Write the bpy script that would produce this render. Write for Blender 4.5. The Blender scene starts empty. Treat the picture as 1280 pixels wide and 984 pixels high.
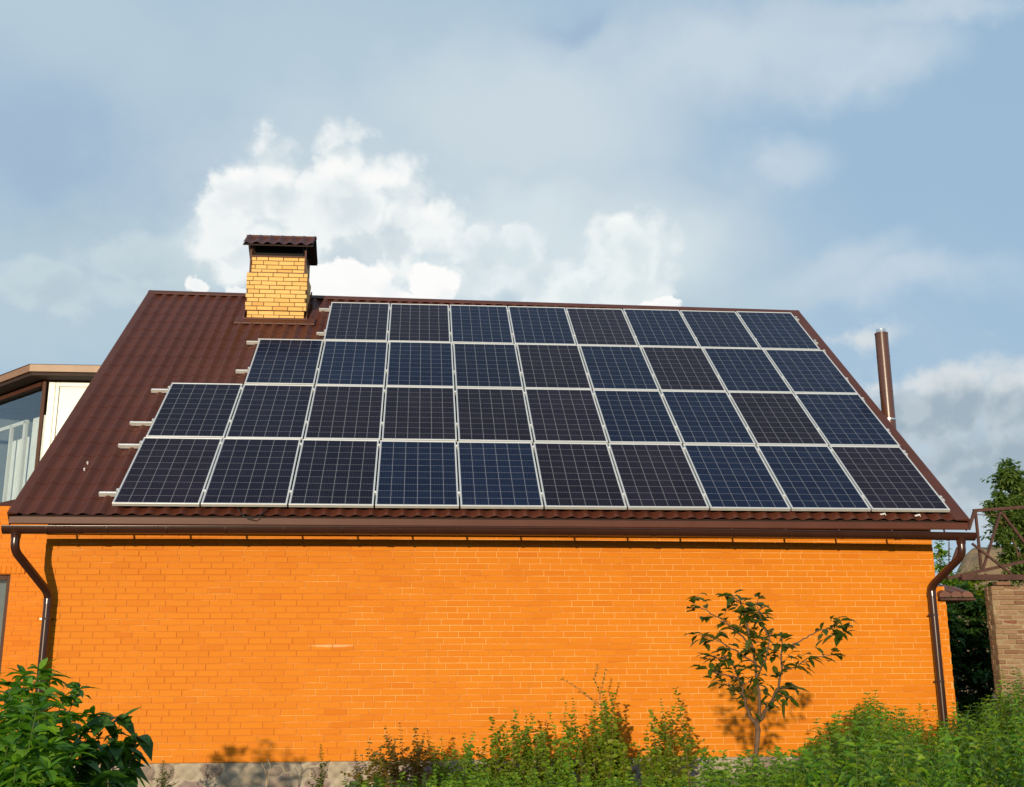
import bpy, math, random
from mathutils import Vector, Matrix
R = math.radians
random.seed(7)
scene = bpy.context.scene
COL = scene.collection

# ------------------------------------------------------------------ camera
FPX, CW, CH = 1404.04, 1280.0, 984.0
CAM = Vector((4.3727, -13.8054, 0.9683))
RX = Vector((0.996365173895286, -0.08505422283937597, -0.004713748593883891))
RU = Vector((-0.01608247136169016, -0.24216122421366104, 0.9701027242525617))
RF = Vector((0.08365282041579342, 0.9665007608194268, 0.2426488923773448))
cam = bpy.data.cameras.new("camera")
cam.sensor_width = 36.0
cam.lens = FPX / CW * 36.0
cam.clip_start = 0.1
cam.clip_end = 6000
cam_ob = bpy.data.objects.new("camera", cam)
cam_ob.matrix_world = Matrix(((RX.x, RU.x, -RF.x, CAM.x), (RX.y, RU.y, -RF.y, CAM.y),
                              (RX.z, RU.z, -RF.z, CAM.z), (0, 0, 0, 1)))
COL.objects.link(cam_ob)
scene.camera = cam_ob


def ray(px, py):
    return (RX * ((px - CW / 2) / FPX) + RU * (-(py - CH / 2) / FPX) + RF)


def at(px, py, Y):
    d = ray(px, py)
    return CAM + d * ((Y - CAM.y) / d.y)


# ------------------------------------------------------------------ light
SUN_EL, SUN_AZ = 6.4, 16.0            # degrees; azimuth measured from -Y towards -X
SUNV = Vector((-math.sin(R(SUN_AZ)) * math.cos(R(SUN_EL)), -math.cos(R(SUN_AZ)) * math.cos(R(SUN_EL)), math.sin(R(SUN_EL))))
sun = bpy.data.lights.new("sun", 'SUN')
sun.energy = 4.5
sun.angle = R(0.55)
sun.color = (1.0, 0.85, 0.60)
sun_ob = bpy.data.objects.new("sun", sun)
sun_ob.rotation_euler = SUNV.to_track_quat('Z', 'Y').to_euler()
sun_ob.location = (-20, -60, 30)
COL.objects.link(sun_ob)
vs = scene.view_settings
scene.display_settings.display_device = 'sRGB'
vs.view_transform = 'Standard'
vs.look = 'None'
vs.exposure = 0.0
vs.gamma = 1.0
vs.use_curve_mapping = False

# ------------------------------------------------------------------ world: sky with clouds
SKY_STRENGTH = 0.12
world = bpy.data.worlds.new("World")
scene.world = world
world.use_nodes = True
wt = world.node_tree
wt.nodes.clear()


class NT:
    """tiny helper for building node trees"""
    def __init__(self, tree):
        self.t = tree

    def new(self, kind, **kw):
        n = self.t.nodes.new(kind)
        for k, v in kw.items():
            setattr(n, k, v)
        return n

    def put(self, sock, v):
        if isinstance(v, bpy.types.NodeSocket):
            self.t.links.new(v, sock)
        elif v is not None:
            sock.default_value = v

    def m(self, op, a, b=None, c=None, clamp=False):
        n = self.new('ShaderNodeMath', operation=op, use_clamp=clamp)
        for i, v in enumerate((a, b, c)):
            if v is not None:
                self.put(n.inputs[i], v)
        return n.outputs[0]

    def v(self, op, a, b=None, scale=None):
        n = self.new('ShaderNodeVectorMath', operation=op)
        self.put(n.inputs[0], a)
        if b is not None:
            self.put(n.inputs[1], b)
        if scale is not None:
            self.put(n.inputs['Scale'], scale)
        return n.outputs['Value'] if op in ('LENGTH', 'DOT_PRODUCT') else n.outputs[0]

    def smooth(self, x, lo, hi, a=0.0, b=1.0):
        n = self.new('ShaderNodeMapRange', interpolation_type='SMOOTHSTEP')
        for i, v in enumerate((x, lo, hi, a, b)):
            self.put(n.inputs[i], v)
        return n.outputs[0]

    def mix(self, fac, a, b, blend='MIX'):
        n = self.new('ShaderNodeMix', data_type='RGBA', blend_type=blend)
        self.put(n.inputs['Factor'], fac)
        for s, v in ((n.inputs[6], a), (n.inputs[7], b)):
            if isinstance(v, tuple) and len(v) == 3:
                v = v + (1.0,)
            self.put(s, v)
        return n.outputs[2]

    def noise(self, vec, scale, detail=4.0, rough=0.5, dist=0.0, w=None):
        n = self.new('ShaderNodeTexNoise')
        if vec is not None:
            self.put(n.inputs['Vector'], vec)
        n.inputs['Scale'].default_value = scale
        n.inputs['Detail'].default_value = detail
        n.inputs['Roughness'].default_value = rough
        n.inputs['Distortion'].default_value = dist
        return n

    def ramp(self, fac, stops):
        n = self.new('ShaderNodeValToRGB')
        self.put(n.inputs[0], fac)
        el = n.color_ramp.elements
        while len(el) < len(stops):
            el.new(0.5)
        for e, (p, c) in zip(el, stops):
            e.position = p
            e.color = c if len(c) == 4 else tuple(c) + (1.0,)
        return n.outputs[0]

    def link(self, a, b):
        self.t.links.new(a, b)


def srgb(r, g, b):
    f = lambda u: u / 12.92 if u <= 0.04045 else ((u + 0.055) / 1.055) ** 2.4
    return (f(r / 255), f(g / 255), f(b / 255))


def skyc(r, g, b):
    return tuple(x / SKY_STRENGTH for x in srgb(r, g, b))


def skydeg(px, py):
    d = ray(px, py).normalized()
    return math.degrees(math.atan2(d.x, d.y)), math.degrees(math.asin(d.z))


def build_sky():
    g = NT(wt)
    out = g.new('ShaderNodeOutputWorld')
    bg = g.new('ShaderNodeBackground')
    bg.inputs['Strength'].default_value = SKY_STRENGTH
    g.link(bg.outputs[0], out.inputs[0])
    sky = g.new('ShaderNodeTexSky', sky_type='NISHITA')
    sky.sun_disc = False
    sky.sun_elevation = R(SUN_EL)
    sky.sun_rotation = R(180 + SUN_AZ)
    sky.air_density = 1.0
    sky.dust_density = 0.6
    sky.ozone_density = 1.0
    tc = g.new('ShaderNodeTexCoord')
    d = tc.outputs['Generated']
    sep = g.new('ShaderNodeSeparateXYZ')
    g.link(d, sep.inputs[0])
    # wobble so that every cloud has its own ragged outline
    n1 = g.noise(d, 7.0, 3.0, 0.55)
    n2 = g.noise(d, 26.0, 7.0, 0.6)
    n3 = g.noise(d, 70.0, 5.0, 0.6)
    az = g.m('MULTIPLY', g.m('ARCTAN2', sep.outputs[0], sep.outputs[1]), 57.2958)
    el = g.m('MULTIPLY', g.m('ARCSINE', sep.outputs[2]), 57.2958)
    s1 = g.new('ShaderNodeSeparateColor'); g.link(n1.outputs['Color'], s1.inputs[0])
    s2 = g.new('ShaderNodeSeparateColor'); g.link(n2.outputs['Color'], s2.inputs[0])

    def warp(base, i, k1, k2):
        a = g.m('MULTIPLY_ADD', g.m('SUBTRACT', s1.outputs[i], 0.5), k1, base)
        return g.m('MULTIPLY_ADD', g.m('SUBTRACT', s2.outputs[i], 0.5), k2, a)
    soft = (warp(az, 0, 9.0, 2.0), warp(el, 1, 7.0, 2.0))
    hard = (warp(az, 0, 1.6, 2.2), warp(el, 1, 1.2, 2.2))

    def blob(co, px, py, rx, ry):
        a0, e0 = skydeg(px, py)
        x = g.m('MULTIPLY', g.m('SUBTRACT', co[0], a0), 24.5 / rx)
        y = g.m('MULTIPLY', g.m('SUBTRACT', co[1], e0), 24.5 / ry)
        q = g.m('ADD', g.m('MULTIPLY', x, x), g.m('MULTIPLY', y, y))
        return g.m('SUBTRACT', 1.0, g.m('SQRT', q))

    def union(co, items):
        r = None
        for it in items:
            b = blob(co, *it)
            r = b if r is None else g.m('MAXIMUM', r, b)
        return r

    fine = g.m('SUBTRACT', n2.outputs[0], 0.5)
    ffine = g.m('SUBTRACT', n3.outputs[0], 0.5)
    col = g.mix(0.82, sky.outputs[0], skyc(164, 195, 222))
    # thin high veil over the whole dome
    nv = g.noise(d, 2.4, 6.0, 0.6, 0.6)
    col = g.mix(g.smooth(nv.outputs[0], 0.38, 0.85, 0.0, 0.5), col, skyc(200, 214, 227))
    # broad grey sheet over the upper left and the middle
    sheet = union(soft, [(420, 90, 470, 190), (640, 190, 300, 190), (760, 300, 220, 130), (120, 60, 330, 140), (330, 250, 420, 130)])
    col = g.mix(g.smooth(sheet, -0.3, 0.8, 0.0, 0.80), col, skyc(186, 206, 219))
    pale = union(soft, [(690, 130, 210, 120), (900, 80, 240, 70), (700, 290, 260, 110)])
    col = g.mix(g.smooth(pale, -0.3, 0.9, 0.0, 0.8), col, skyc(204, 217, 227))
    blue = union(soft, [(80, 210, 230, 120), (215, 275, 90, 50), (600, 275, 60, 40), (700, 10, 70, 26)])
    col = g.mix(g.smooth(blue, -0.3, 0.9, 0.0, 0.75), col, skyc(156, 182, 208))
    # wispy streaks at the right
    wisp = union(soft, [(1090, 85, 120, 40), (965, 200, 70, 30), (1110, 365, 190, 36), (1030, 350, 120, 40), (1160, 20, 160, 24)])
    col = g.mix(g.smooth(g.m('MULTIPLY_ADD', fine, 0.9, wisp), -0.3, 1.1, 0.0, 0.7), col, skyc(204, 218, 229))
    # low grey haze bank left and behind the roof
    bank = union(soft, [(250, 345, 330, 85), (60, 400, 190, 80), (600, 380, 420, 80), (880, 390, 150, 50), (110, 330, 120, 40)])
    glow = union(soft, [(440, 250, 330, 150), (720, 300, 240, 130), (620, 160, 260, 110)])
    col = g.mix(g.smooth(g.m('MULTIPLY_ADD', fine, 0.4, glow), -0.2, 0.9, 0.0, 0.75), col, skyc(203, 217, 225))
    gloom = union(soft, [(60, 395, 170, 60), (120, 300, 110, 40)])
    col = g.mix(g.smooth(gloom, -0.2, 0.9, 0.0, 0.7), col, skyc(160, 184, 200))
    col = g.mix(g.smooth(g.m('MULTIPLY_ADD', fine, 0.5, bank), -0.35, 0.6, 0.0, 0.85), col, skyc(184, 205, 217))
    haze_body = union(soft, [(470, 335, 330, 90), (760, 335, 150, 95), (300, 330, 170, 60), (620, 300, 160, 90)])
    col = g.mix(g.smooth(g.m('MULTIPLY_ADD', fine, 0.5, haze_body), -0.15, 0.7, 0.0, 0.85), col, skyc(214, 227, 233))
    # cauliflower puffs: two sizes of rounded cells, sampled again a little towards the sun for their shading
    wob = g.v('ADD', d, g.v('SCALE', g.v('SUBTRACT', n2.outputs['Color'], (0.5, 0.5, 0.5)), scale=0.028))
    off = g.v('ADD', wob, (-0.010, -0.002, 0.014))

    def puffs(vec, scale):
        n = g.new('ShaderNodeTexVoronoi', feature='F1')
        n.inputs['Scale'].default_value = scale
        g.link(vec, n.inputs['Vector'])
        return n.outputs['Distance']
    pa, pb = puffs(wob, 16.0), puffs(wob, 42.0)
    pa2, pb2 = puffs(off, 16.0), puffs(off, 42.0)
    puff = g.m('ADD', g.m('MULTIPLY', g.m('SUBTRACT', 0.42, pa), 0.75), g.m('MULTIPLY', g.m('SUBTRACT', 0.42, pb), 0.38))
    puff = g.m('MULTIPLY_ADD', ffine, 0.55, puff)
    relief = g.m('ADD', g.m('SUBTRACT', pa2, pa), g.m('MULTIPLY', g.m('SUBTRACT', pb2, pb), 0.45))

    def cumulus(col, items, lo, hi, alpha, rim, inner, dark, inner_at=(0.15, 0.75), rel=0.8, pk=1.0):
        f = g.m('MULTIPLY_ADD', puff, pk, union(hard, items))
        c = g.mix(g.smooth(f, inner_at[0], inner_at[1]), skyc(*rim), skyc(*inner))
        c = g.mix(g.m('MULTIPLY', g.smooth(relief, 0.02, 0.30), rel), c, skyc(*rim))
        c = g.mix(g.m('MULTIPLY', g.smooth(relief, -0.02, -0.30), rel), c, skyc(*dark))
        return g.mix(g.smooth(f, lo, hi, 0.0, alpha), col, c)

    # left grey lumps
    col = cumulus(col, [(180, 330, 110, 40), (265, 320, 60, 50), (80, 360, 110, 40), (210, 365, 120, 30)], -0.1, 0.5, 0.7, (206, 220, 226), (192, 209, 217), (180, 199, 210), rel=0.6)
    # big lit mass behind the chimney
    col = cumulus(col, [(285, 258, 62, 62), (350, 250, 95, 78), (440, 255, 110, 80), (515, 275, 68, 62), (430, 330, 160, 70), (330, 320, 90, 60)],
                  -0.14, 0.36, 0.92, (246, 249, 248), (219, 229, 233), (205, 219, 226), (0.25, 0.95), rel=0.5)
    up = union(hard, [(350, 222, 60, 20), (420, 214, 60, 20), (480, 228, 60, 20), (535, 262, 34, 26), (262, 232, 26, 24), (300, 215, 40, 18), (600, 292, 26, 12), (640, 292, 16, 16), (742, 294, 26, 30), (772, 272, 34, 18), (450, 340, 70, 20)])
    col = g.mix(g.smooth(g.m('MULTIPLY_ADD', puff, 0.8, g.m('MULTIPLY_ADD', fine, 0.8, up)), -0.02, 0.9, 0.0, 0.85), col, skyc(253, 253, 251))
    # middle and right masses
    col = cumulus(col, [(605, 325, 44, 44), (640, 320, 50, 46), (680, 360, 70, 40), (590, 350, 50, 40)], -0.14, 0.36, 0.90, (234, 241, 243), (214, 227, 232), (206, 220, 227), rel=0.5)
    col = cumulus(col, [(760, 310, 44, 52), (800, 325, 52, 52), (790, 360, 76, 46), (720, 370, 60, 30)], -0.16, 0.46, 0.90, (244, 249, 248), (222, 233, 235), (212, 225, 230), (0.1, 0.8), rel=0.5)
    # grey flank with a rounded top, in front of the lit mass
    col = cumulus(col, [(500, 296, 40, 40), (462, 300, 40, 30), (440, 318, 60, 26)], -0.02, 0.35, 0.72, (206, 220, 227), (196, 211, 220), (190, 206, 216), rel=0.5)
    # brilliant heads low behind the ridge and small detached ones
    col = cumulus(col, [(450, 358, 70, 42), (535, 355, 42, 38), (405, 362, 44, 36), (490, 380, 100, 26)], 0.0, 0.20, 0.96, (255, 254, 252), (252, 252, 250), (240, 244, 245), rel=0.7, pk=0.7)
    col = cumulus(col, [(243, 360, 22, 13), (300, 370, 20, 10), (832, 384, 34, 14),], 0.0, 0.30, 0.92, (255, 254, 252), (250, 251, 250), (238, 243, 244), rel=0.6, pk=0.6)
    # clouds low on the right: white crowns over grey bodies
    col = cumulus(col, [(1200, 500, 110, 60), (1275, 500, 90, 60), (1120, 520, 80, 60), (1230, 590, 180, 80), (1100, 600, 110, 60)], -0.25, 0.45, 0.85, (206, 214, 218), (160, 176, 187), (156, 172, 183), (0.0, 0.7), rel=0.5)
    rt = union(hard, [(1150, 470, 46, 24), (1215, 462, 80, 26), (1275, 472, 50, 26), (1080, 425, 60, 24), (1135, 605, 44, 16), (1100, 480, 40, 18)])
    col = g.mix(g.smooth(g.m('MULTIPLY_ADD', puff, 0.8, g.m('MULTIPLY_ADD', fine, 0.8, rt)), -0.15, 0.8, 0.0, 0.9), col, skyc(218, 224, 227))
    g.link(col, bg.inputs['Color'])


build_sky()
scene.cycles.max_bounces = 6
scene.cycles.diffuse_bounces = 3
scene.cycles.glossy_bounces = 3
scene.cycles.transmission_bounces = 3
scene.cycles.transparent_max_bounces = 8
world.cycles.sampling_method = 'MANUAL'
world.cycles.sample_map_resolution = 512


# ------------------------------------------------------------------ materials
def mat(name, rough=0.6, base=(0.5, 0.5, 0.5), metal=0.0, spec=0.5, build=None):
    m = bpy.data.materials.new(name)
    m.use_nodes = True
    t = m.node_tree
    b = t.nodes['Principled BSDF']
    b.inputs['Base Color'].default_value = base + (1.0,)
    b.inputs['Roughness'].default_value = rough
    b.inputs['Metallic'].default_value = metal
    b.inputs['Specular IOR Level'].default_value = spec
    if build:
        build(NT(t), b, t.nodes['Material Output'])
    return m


def coords(g):
    return g.new('ShaderNodeTexCoord').outputs['Object']


def bump(g, b, height, strength=0.3, dist=0.01):
    n = g.new('ShaderNodeBump')
    n.inputs['Strength'].default_value = strength
    n.inputs['Distance'].default_value = dist
    g.link(height, n.inputs['Height'])
    g.link(n.outputs[0], b.inputs['Normal'])


def plain(c0, c1, scale=6.0, bstr=0.15, bscale=60.0, bdist=0.004):
    """two-tone uneven surface with a fine grain"""
    def f(g, b, o):
        co = coords(g)
        n = g.noise(co, scale, 6.0, 0.6)
        g.link(g.mix(g.smooth(n.outputs[0], 0.3, 0.7), c0, c1), b.inputs['Base Color'])
        n2 = g.noise(co, bscale, 3.0, 0.6)
        bump(g, b, n2.outputs[0], bstr, bdist)
    return f


def brick_build(dark, light, odd, scrape=False, grime=(0.2, 0.09, 0.03), gk=1.0):
    def f(g, b, o):
        co = coords(g)
        geo = g.new('ShaderNodeNewGeometry')
        rnd = geo.outputs['Random Per Island']
        c = g.ramp(rnd, [(0.0, odd), (0.06, dark), (0.55, light), (0.93, light), (1.0, dark)])
        n = g.noise(co, 1.1, 5.0, 0.6)
        c = g.mix(g.smooth(n.outputs[0], 0.35, 0.75, 0.0, 0.28), c, light)
        n2 = g.noise(co, 45.0, 4.0, 0.65)
        c = g.mix(g.smooth(n2.outputs[0], 0.58, 0.8, 0.0, 0.22 * gk), c, grime)
        st = g.new('ShaderNodeMapping')
        st.inputs['Scale'].default_value = (5.0, 5.0, 0.35)
        g.link(co, st.inputs[0])
        n4 = g.noise(st.outputs[0], 2.0, 5.0, 0.6)
        c = g.mix(g.smooth(n4.outputs[0], 0.55, 0.8, 0.0, 0.16 * gk), c, grime)
        if scrape:
            sp = g.new('ShaderNodeSeparateXYZ'); g.link(co, sp.inputs[0])
            n3 = g.noise(co, 14.0, 4.0, 0.6)
            q = g.m('ADD', g.m('POWER', g.m('DIVIDE', g.m('SUBTRACT', sp.outputs[0], 3.40), 0.29), 2.0),
                    g.m('POWER', g.m('DIVIDE', g.m('SUBTRACT', sp.outputs[2], 1.312), 0.022), 2.0))
            k = g.smooth(g.m('MULTIPLY_ADD', n3.outputs[0], -1.2, g.m('SQRT', q)), 0.5, 0.0, 0.0, 0.5)
            c = g.mix(k, c, (0.80, 0.50, 0.26))
        g.link(c, b.inputs['Base Color'])
        bump(g, b, g.noise(co, 120.0, 3.0, 0.6).outputs[0], 0.12, 0.003)
    return f


M = {}
M['brick'] = mat('orange_brick', 0.55, spec=0.07, build=brick_build((0.575, 0.166, 0.0095), (0.60, 0.182, 0.0105), (0.55, 0.150, 0.0090), True))


def mortar_build(g, b, o):
    co = coords(g)
    sp = g.new('ShaderNodeSeparateXYZ'); g.link(co, sp.inputs[0])
    st = g.new('ShaderNodeMapping'); st.inputs['Scale'].default_value = (0.7, 1.0, 2.2); g.link(co, st.inputs[0])
    n = g.noise(st.outputs[0], 1.6, 6.0, 0.65)
    k = g.m('MULTIPLY_ADD', g.smooth(sp.outputs[0], 1.5, 6.0), 0.16, n.outputs[0])  # rightward ramp puts unlit and sunlit joint sides into the mortar colour
    c = g.mix(g.smooth(k, 0.48, 0.72), (0.54, 0.165, 0.018), (0.72, 0.34, 0.09))
    n2 = g.noise(co, 40.0, 4.0, 0.6)
    c = g.mix(g.smooth(n2.outputs[0], 0.45, 0.75, 0.0, 0.4), c, (0.46, 0.13, 0.02))
    g.link(c, b.inputs['Base Color'])
    bump(g, b, n2.outputs[0], 0.3, 0.004)


M['mortar'] = mat('orange_mortar', 0.9, build=mortar_build)
M['yellow_brick'] = mat('yellow_brick', 0.7, build=brick_build((0.66, 0.36, 0.09), (0.74, 0.43, 0.13), (0.58, 0.29, 0.07)))
M['dark_mortar'] = mat('dark_mortar', 0.95, build=plain((0.10, 0.055, 0.025), (0.16, 0.09, 0.04), 14.0))
M['old_brick'] = mat('old_brick', 0.9, build=brick_build((0.17, 0.078, 0.042), (0.26, 0.150, 0.083), (0.19, 0.060, 0.030), grime=(0.34, 0.25, 0.145), gk=2.8))
M['old_mortar'] = mat('old_mortar', 0.95, build=plain((0.24, 0.17, 0.10), (0.33, 0.24, 0.14), 10.0))
M['tile_metal'] = mat('brown_tile_metal', 0.5, spec=0.16, build=plain((0.076, 0.0215, 0.0125), (0.094, 0.0285, 0.0175), 1.6, 0.08, 150.0, 0.002))
M['trim_metal'] = mat('brown_trim_metal', 0.45, spec=0.18, build=plain((0.078, 0.024, 0.0135), (0.092, 0.030, 0.018), 3.0, 0.08, 6.0, 0.01))
M['gutter_metal'] = mat('dark_brown_gutter', 0.2, spec=0.6, build=plain((0.036, 0.0125, 0.008), (0.043, 0.015, 0.01), 4.0, 0.03, 5.0, 0.006))
M['under_metal'] = mat('dark_underside', 0.8, build=plain((0.030, 0.016, 0.012), (0.040, 0.020, 0.015)))
M['wood'] = mat('rafter_wood', 0.8, build=plain((0.12, 0.06, 0.03), (0.16, 0.08, 0.04)))
M['aluminium'] = mat('anodised_aluminium', 0.38, (0.74, 0.73, 0.70), 0.55, build=None)
M['matt_black'] = mat('matt_black', 1.0, build=plain((0.008, 0.008, 0.009), (0.014, 0.013, 0.013)))
M['steel_bright'] = mat('bright_steel', 0.28, (0.72, 0.72, 0.72), 0.9)
M['flue'] = mat('brown_flue', 0.28, spec=0.6, build=plain((0.085, 0.034, 0.021), (0.10, 0.04, 0.026)))
M['rust'] = mat('rusty_steel', 0.75, build=plain((0.045, 0.0155, 0.011), (0.085, 0.028, 0.017), 9.0, 0.25))
M['white_frame'] = mat('white_frame', 0.4, build=plain((0.76, 0.74, 0.66), (0.80, 0.78, 0.71)))
M['white_panel'] = mat('white_panel', 0.35, build=plain((0.42, 0.50, 0.50), (0.47, 0.55, 0.55), 3.0))  # bluish base puts the sky's reflection into the board colour
M['brown_frame'] = mat('brown_frame', 0.6, spec=0.2, build=plain((0.060, 0.021, 0.011), (0.075, 0.027, 0.014)))
M['tan_trim'] = mat('tan_trim', 0.45, build=plain((0.24, 0.125, 0.062), (0.28, 0.15, 0.075)))
M['curtain'] = mat('curtain', 0.8, build=plain((0.70, 0.70, 0.68), (0.78, 0.78, 0.76)))
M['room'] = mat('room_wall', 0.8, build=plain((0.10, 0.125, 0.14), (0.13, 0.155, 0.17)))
M['bark'] = mat('bark', 0.85, build=plain((0.085, 0.045, 0.025), (0.14, 0.08, 0.045), 30.0, 0.4, 80.0))
M['dry_stem'] = mat('dry_stem', 0.9, build=plain((0.36, 0.27, 0.15), (0.44, 0.34, 0.20), 20.0))
M['cable'] = mat('black_cable', 0.6, build=plain((0.015, 0.015, 0.015), (0.02, 0.02, 0.02)))
M['pale'] = mat('pale_plastic', 0.5, build=plain((0.70, 0.68, 0.64), (0.75, 0.73, 0.70)))
M['coping'] = mat('clay_coping', 0.55, build=plain((0.13, 0.05, 0.032), (0.17, 0.068, 0.042), 8.0))


def glass_build(g, b, o):
    gl = g.new('ShaderNodeBsdfGlossy'); gl.inputs['Roughness'].default_value = 0.02
    gl.inputs['Color'].default_value = (0.85, 0.9, 0.92, 1)
    tr = g.new('ShaderNodeBsdfTransparent'); tr.inputs[0].default_value = (0.90, 0.93, 0.93, 1)
    fr = g.new('ShaderNodeLayerWeight'); fr.inputs[0].default_value = 0.5
    mx = g.new('ShaderNodeMixShader')
    g.link(g.m('MULTIPLY_ADD', g.m('POWER', fr.outputs['Facing'], 4.0), 0.8, 0.05, clamp=True), mx.inputs[0])
    g.link(tr.outputs[0], mx.inputs[1]); g.link(gl.outputs[0], mx.inputs[2])
    g.link(mx.outputs[0], o.inputs[0])


M['glass'] = mat('window_glass', build=glass_build)


def stone_build(g, b, o):
    at_ = g.new('ShaderNodeAttribute', attribute_name='stone')
    co = coords(g)
    n = g.noise(co, 34.0, 6.0, 0.7)
    n2 = g.noise(co, 7.0, 5.0, 0.6)
    c = g.mix(g.smooth(n.outputs[0], 0.5, 0.75, 0.0, 0.45), at_.outputs['Color'], (0.17, 0.125, 0.095))
    c = g.mix(g.smooth(n2.outputs[0], 0.5, 0.75, 0.0, 0.5), c, (0.34, 0.285, 0.215))
    g.link(c, b.inputs['Base Color'])
    bump(g, b, n.outputs[0], 0.5, 0.01)


M['stone'] = mat('rubble_stone', 0.9, build=stone_build)


def ground_build(g, b, o):
    co = coords(g)
    n = g.noise(co, 0.6, 8.0, 0.65)
    n2 = g.noise(co, 9.0, 4.0, 0.7)
    c = g.mix(g.smooth(n.outputs[0], 0.35, 0.7), (0.045, 0.075, 0.018), (0.10, 0.085, 0.04))
    c = g.mix(g.smooth(n2.outputs[0], 0.5, 0.8, 0, 0.5), c, (0.03, 0.05, 0.012))
    g.link(c, b.inputs['Base Color'])
    bump(g, b, n2.outputs[0], 0.6, 0.05)


M['ground'] = mat('weedy_ground', 0.95, build=ground_build)
M['mound'] = mat('bare_earth', 0.95, build=plain((0.17, 0.115, 0.065), (0.25, 0.175, 0.10), 0.35, 0.5, 2.0, 0.3))


def cells_build(g, b, o):
    """6 x 10 polycrystalline cells: white gaps, four busbars a cell, crystal grain"""
    co = coords(g)
    sp = g.new('ShaderNodeSeparateXYZ'); g.link(co, sp.inputs[0])
    cell = 0.1590
    u = g.m('DIVIDE', g.m('SUBTRACT', sp.outputs[0], 0.019), cell)
    v = g.m('DIVIDE', g.m('SUBTRACT', sp.outputs[1], 0.030), cell)
    fu = g.m('FRACT', u); fv = g.m('FRACT', v)

    def edge(f, w):
        return g.m('LESS_THAN', g.m('MINIMUM', f, g.m('SUBTRACT', 1.0, f)), w)
    gap = g.m('MAXIMUM', edge(fu, 0.0105), edge(fv, 0.0085))
    outm = g.m('MAXIMUM', g.m('MAXIMUM', g.m('LESS_THAN', u, 0.0), g.m('GREATER_THAN', u, 6.0)),
               g.m('MAXIMUM', g.m('LESS_THAN', v, 0.0), g.m('GREATER_THAN', v, 10.0)))
    bus = edge(g.m('FRACT', g.m('MULTIPLY_ADD', fu, 5.0, 0.5)), 0.035)
    oi = g.new('ShaderNodeObjectInfo')
    tint = oi.outputs['Color']
    vo = g.new('ShaderNodeTexVoronoi', feature='F1'); vo.inputs['Scale'].default_value = 90.0
    g.link(g.v('ADD', co, g.v('SCALE', oi.outputs['Location'], scale=3.7)), vo.inputs['Vector'])
    sc = g.new('ShaderNodeSeparateColor'); g.link(vo.outputs['Color'], sc.inputs[0])
    c = g.mix(1.0, tint, g.ramp(sc.outputs[0], [(0, (0.75, 0.75, 0.78)), (1, (1.25, 1.25, 1.22))]), 'MULTIPLY')
    # each cell differs a little
    wn = g.new('ShaderNodeTexWhiteNoise', noise_dimensions='3D')
    cv = g.new('ShaderNodeCombineXYZ')
    g.link(g.m('FLOOR', u), cv.inputs[0]); g.link(g.m('FLOOR', v), cv.inputs[1]); g.link(oi.outputs['Random'], cv.inputs[2])
    g.link(cv.outputs[0], wn.inputs['Vector'])
    c = g.mix(1.0, c, g.ramp(wn.outputs['Value'], [(0, (0.82, 0.82, 0.86)), (1, (1.15, 1.15, 1.12))]), 'MULTIPLY')
    c = g.mix(g.m('MULTIPLY', bus, 0.10), c, (0.30, 0.31, 0.33))
    c = g.mix(g.m('MULTIPLY', gap, 0.70), c, (0.42, 0.43, 0.47))
    c = g.mix(outm, c, (0.50, 0.51, 0.53))
    dn = g.noise(g.v('ADD', co, oi.outputs['Location']), 1.7, 6.0, 0.65)
    c = g.mix(g.smooth(dn.outputs[0], 0.5, 0.85, 0.0, 0.022), c, (0.35, 0.32, 0.28))
    g.link(c, b.inputs['Base Color'])
    b.inputs['Roughness'].default_value = 0.16
    b.inputs['Specular IOR Level'].default_value = 0.5
    b.inputs['IOR'].default_value = 1.14      # anti-reflex coated glass
    g.link(g.smooth(dn.outputs[0], 0.3, 0.8, 0.11, 0.22), b.inputs['Roughness'])


M['cells'] = mat('solar_cells', build=cells_build)


def leaf_mat(name, c0, c1, c2, trans=0.35, rough=0.45):
    def f(g, b, o):
        geo = g.new('ShaderNodeNewGeometry')
        c = g.ramp(geo.outputs['Random Per Island'], [(0.0, c0), (0.5, c1), (1.0, c2)])
        co = coords(g)
        n = g.noise(co, 40.0, 3.0)
        c = g.mix(g.smooth(n.outputs[0], 0.45, 0.8, 0, 0.3), c, tuple(x * 0.6 for x in c0))
        g.link(c, b.inputs['Base Color'])
        t = g.new('ShaderNodeBsdfTranslucent')
        g.link(g.mix(1.0, c, (1.25, 1.35, 0.6), 'MULTIPLY'), t.inputs[0])
        mx = g.new('ShaderNodeMixShader'); mx.inputs[0].default_value = trans
        g.link(b.outputs[0], mx.inputs[1]); g.link(t.outputs[0], mx.inputs[2])
        g.link(mx.outputs[0], o.inputs[0])
    return mat(name, rough, spec=0.22, build=f)


M['leaf_dark'] = leaf_mat('dark_leaf', (0.04, 0.075, 0.01), (0.07, 0.105, 0.014), (0.135, 0.11, 0.02))
M['leaf_shrub'] = leaf_mat('shrub_leaf', (0.046, 0.14, 0.01), (0.092, 0.225, 0.014), (0.18, 0.34, 0.022))
M['leaf_heart'] = leaf_mat('heart_leaf', (0.028, 0.085, 0.012), (0.048, 0.12, 0.015), (0.08, 0.17, 0.02))
M['leaf_weed'] = leaf_mat('weed_leaf', (0.075, 0.17, 0.012), (0.135, 0.26, 0.016), (0.23, 0.34, 0.026))
M['leaf_yellow'] = leaf_mat('yellowish_leaf', (0.08, 0.15, 0.01), (0.145, 0.22, 0.014), (0.25, 0.29, 0.024))
M['leaf_red'] = leaf_mat('reddish_leaf', (0.1200, 0.1050, 0.0180), (0.1920, 0.1200, 0.0220), (0.1020, 0.1275, 0.0160))
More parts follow.
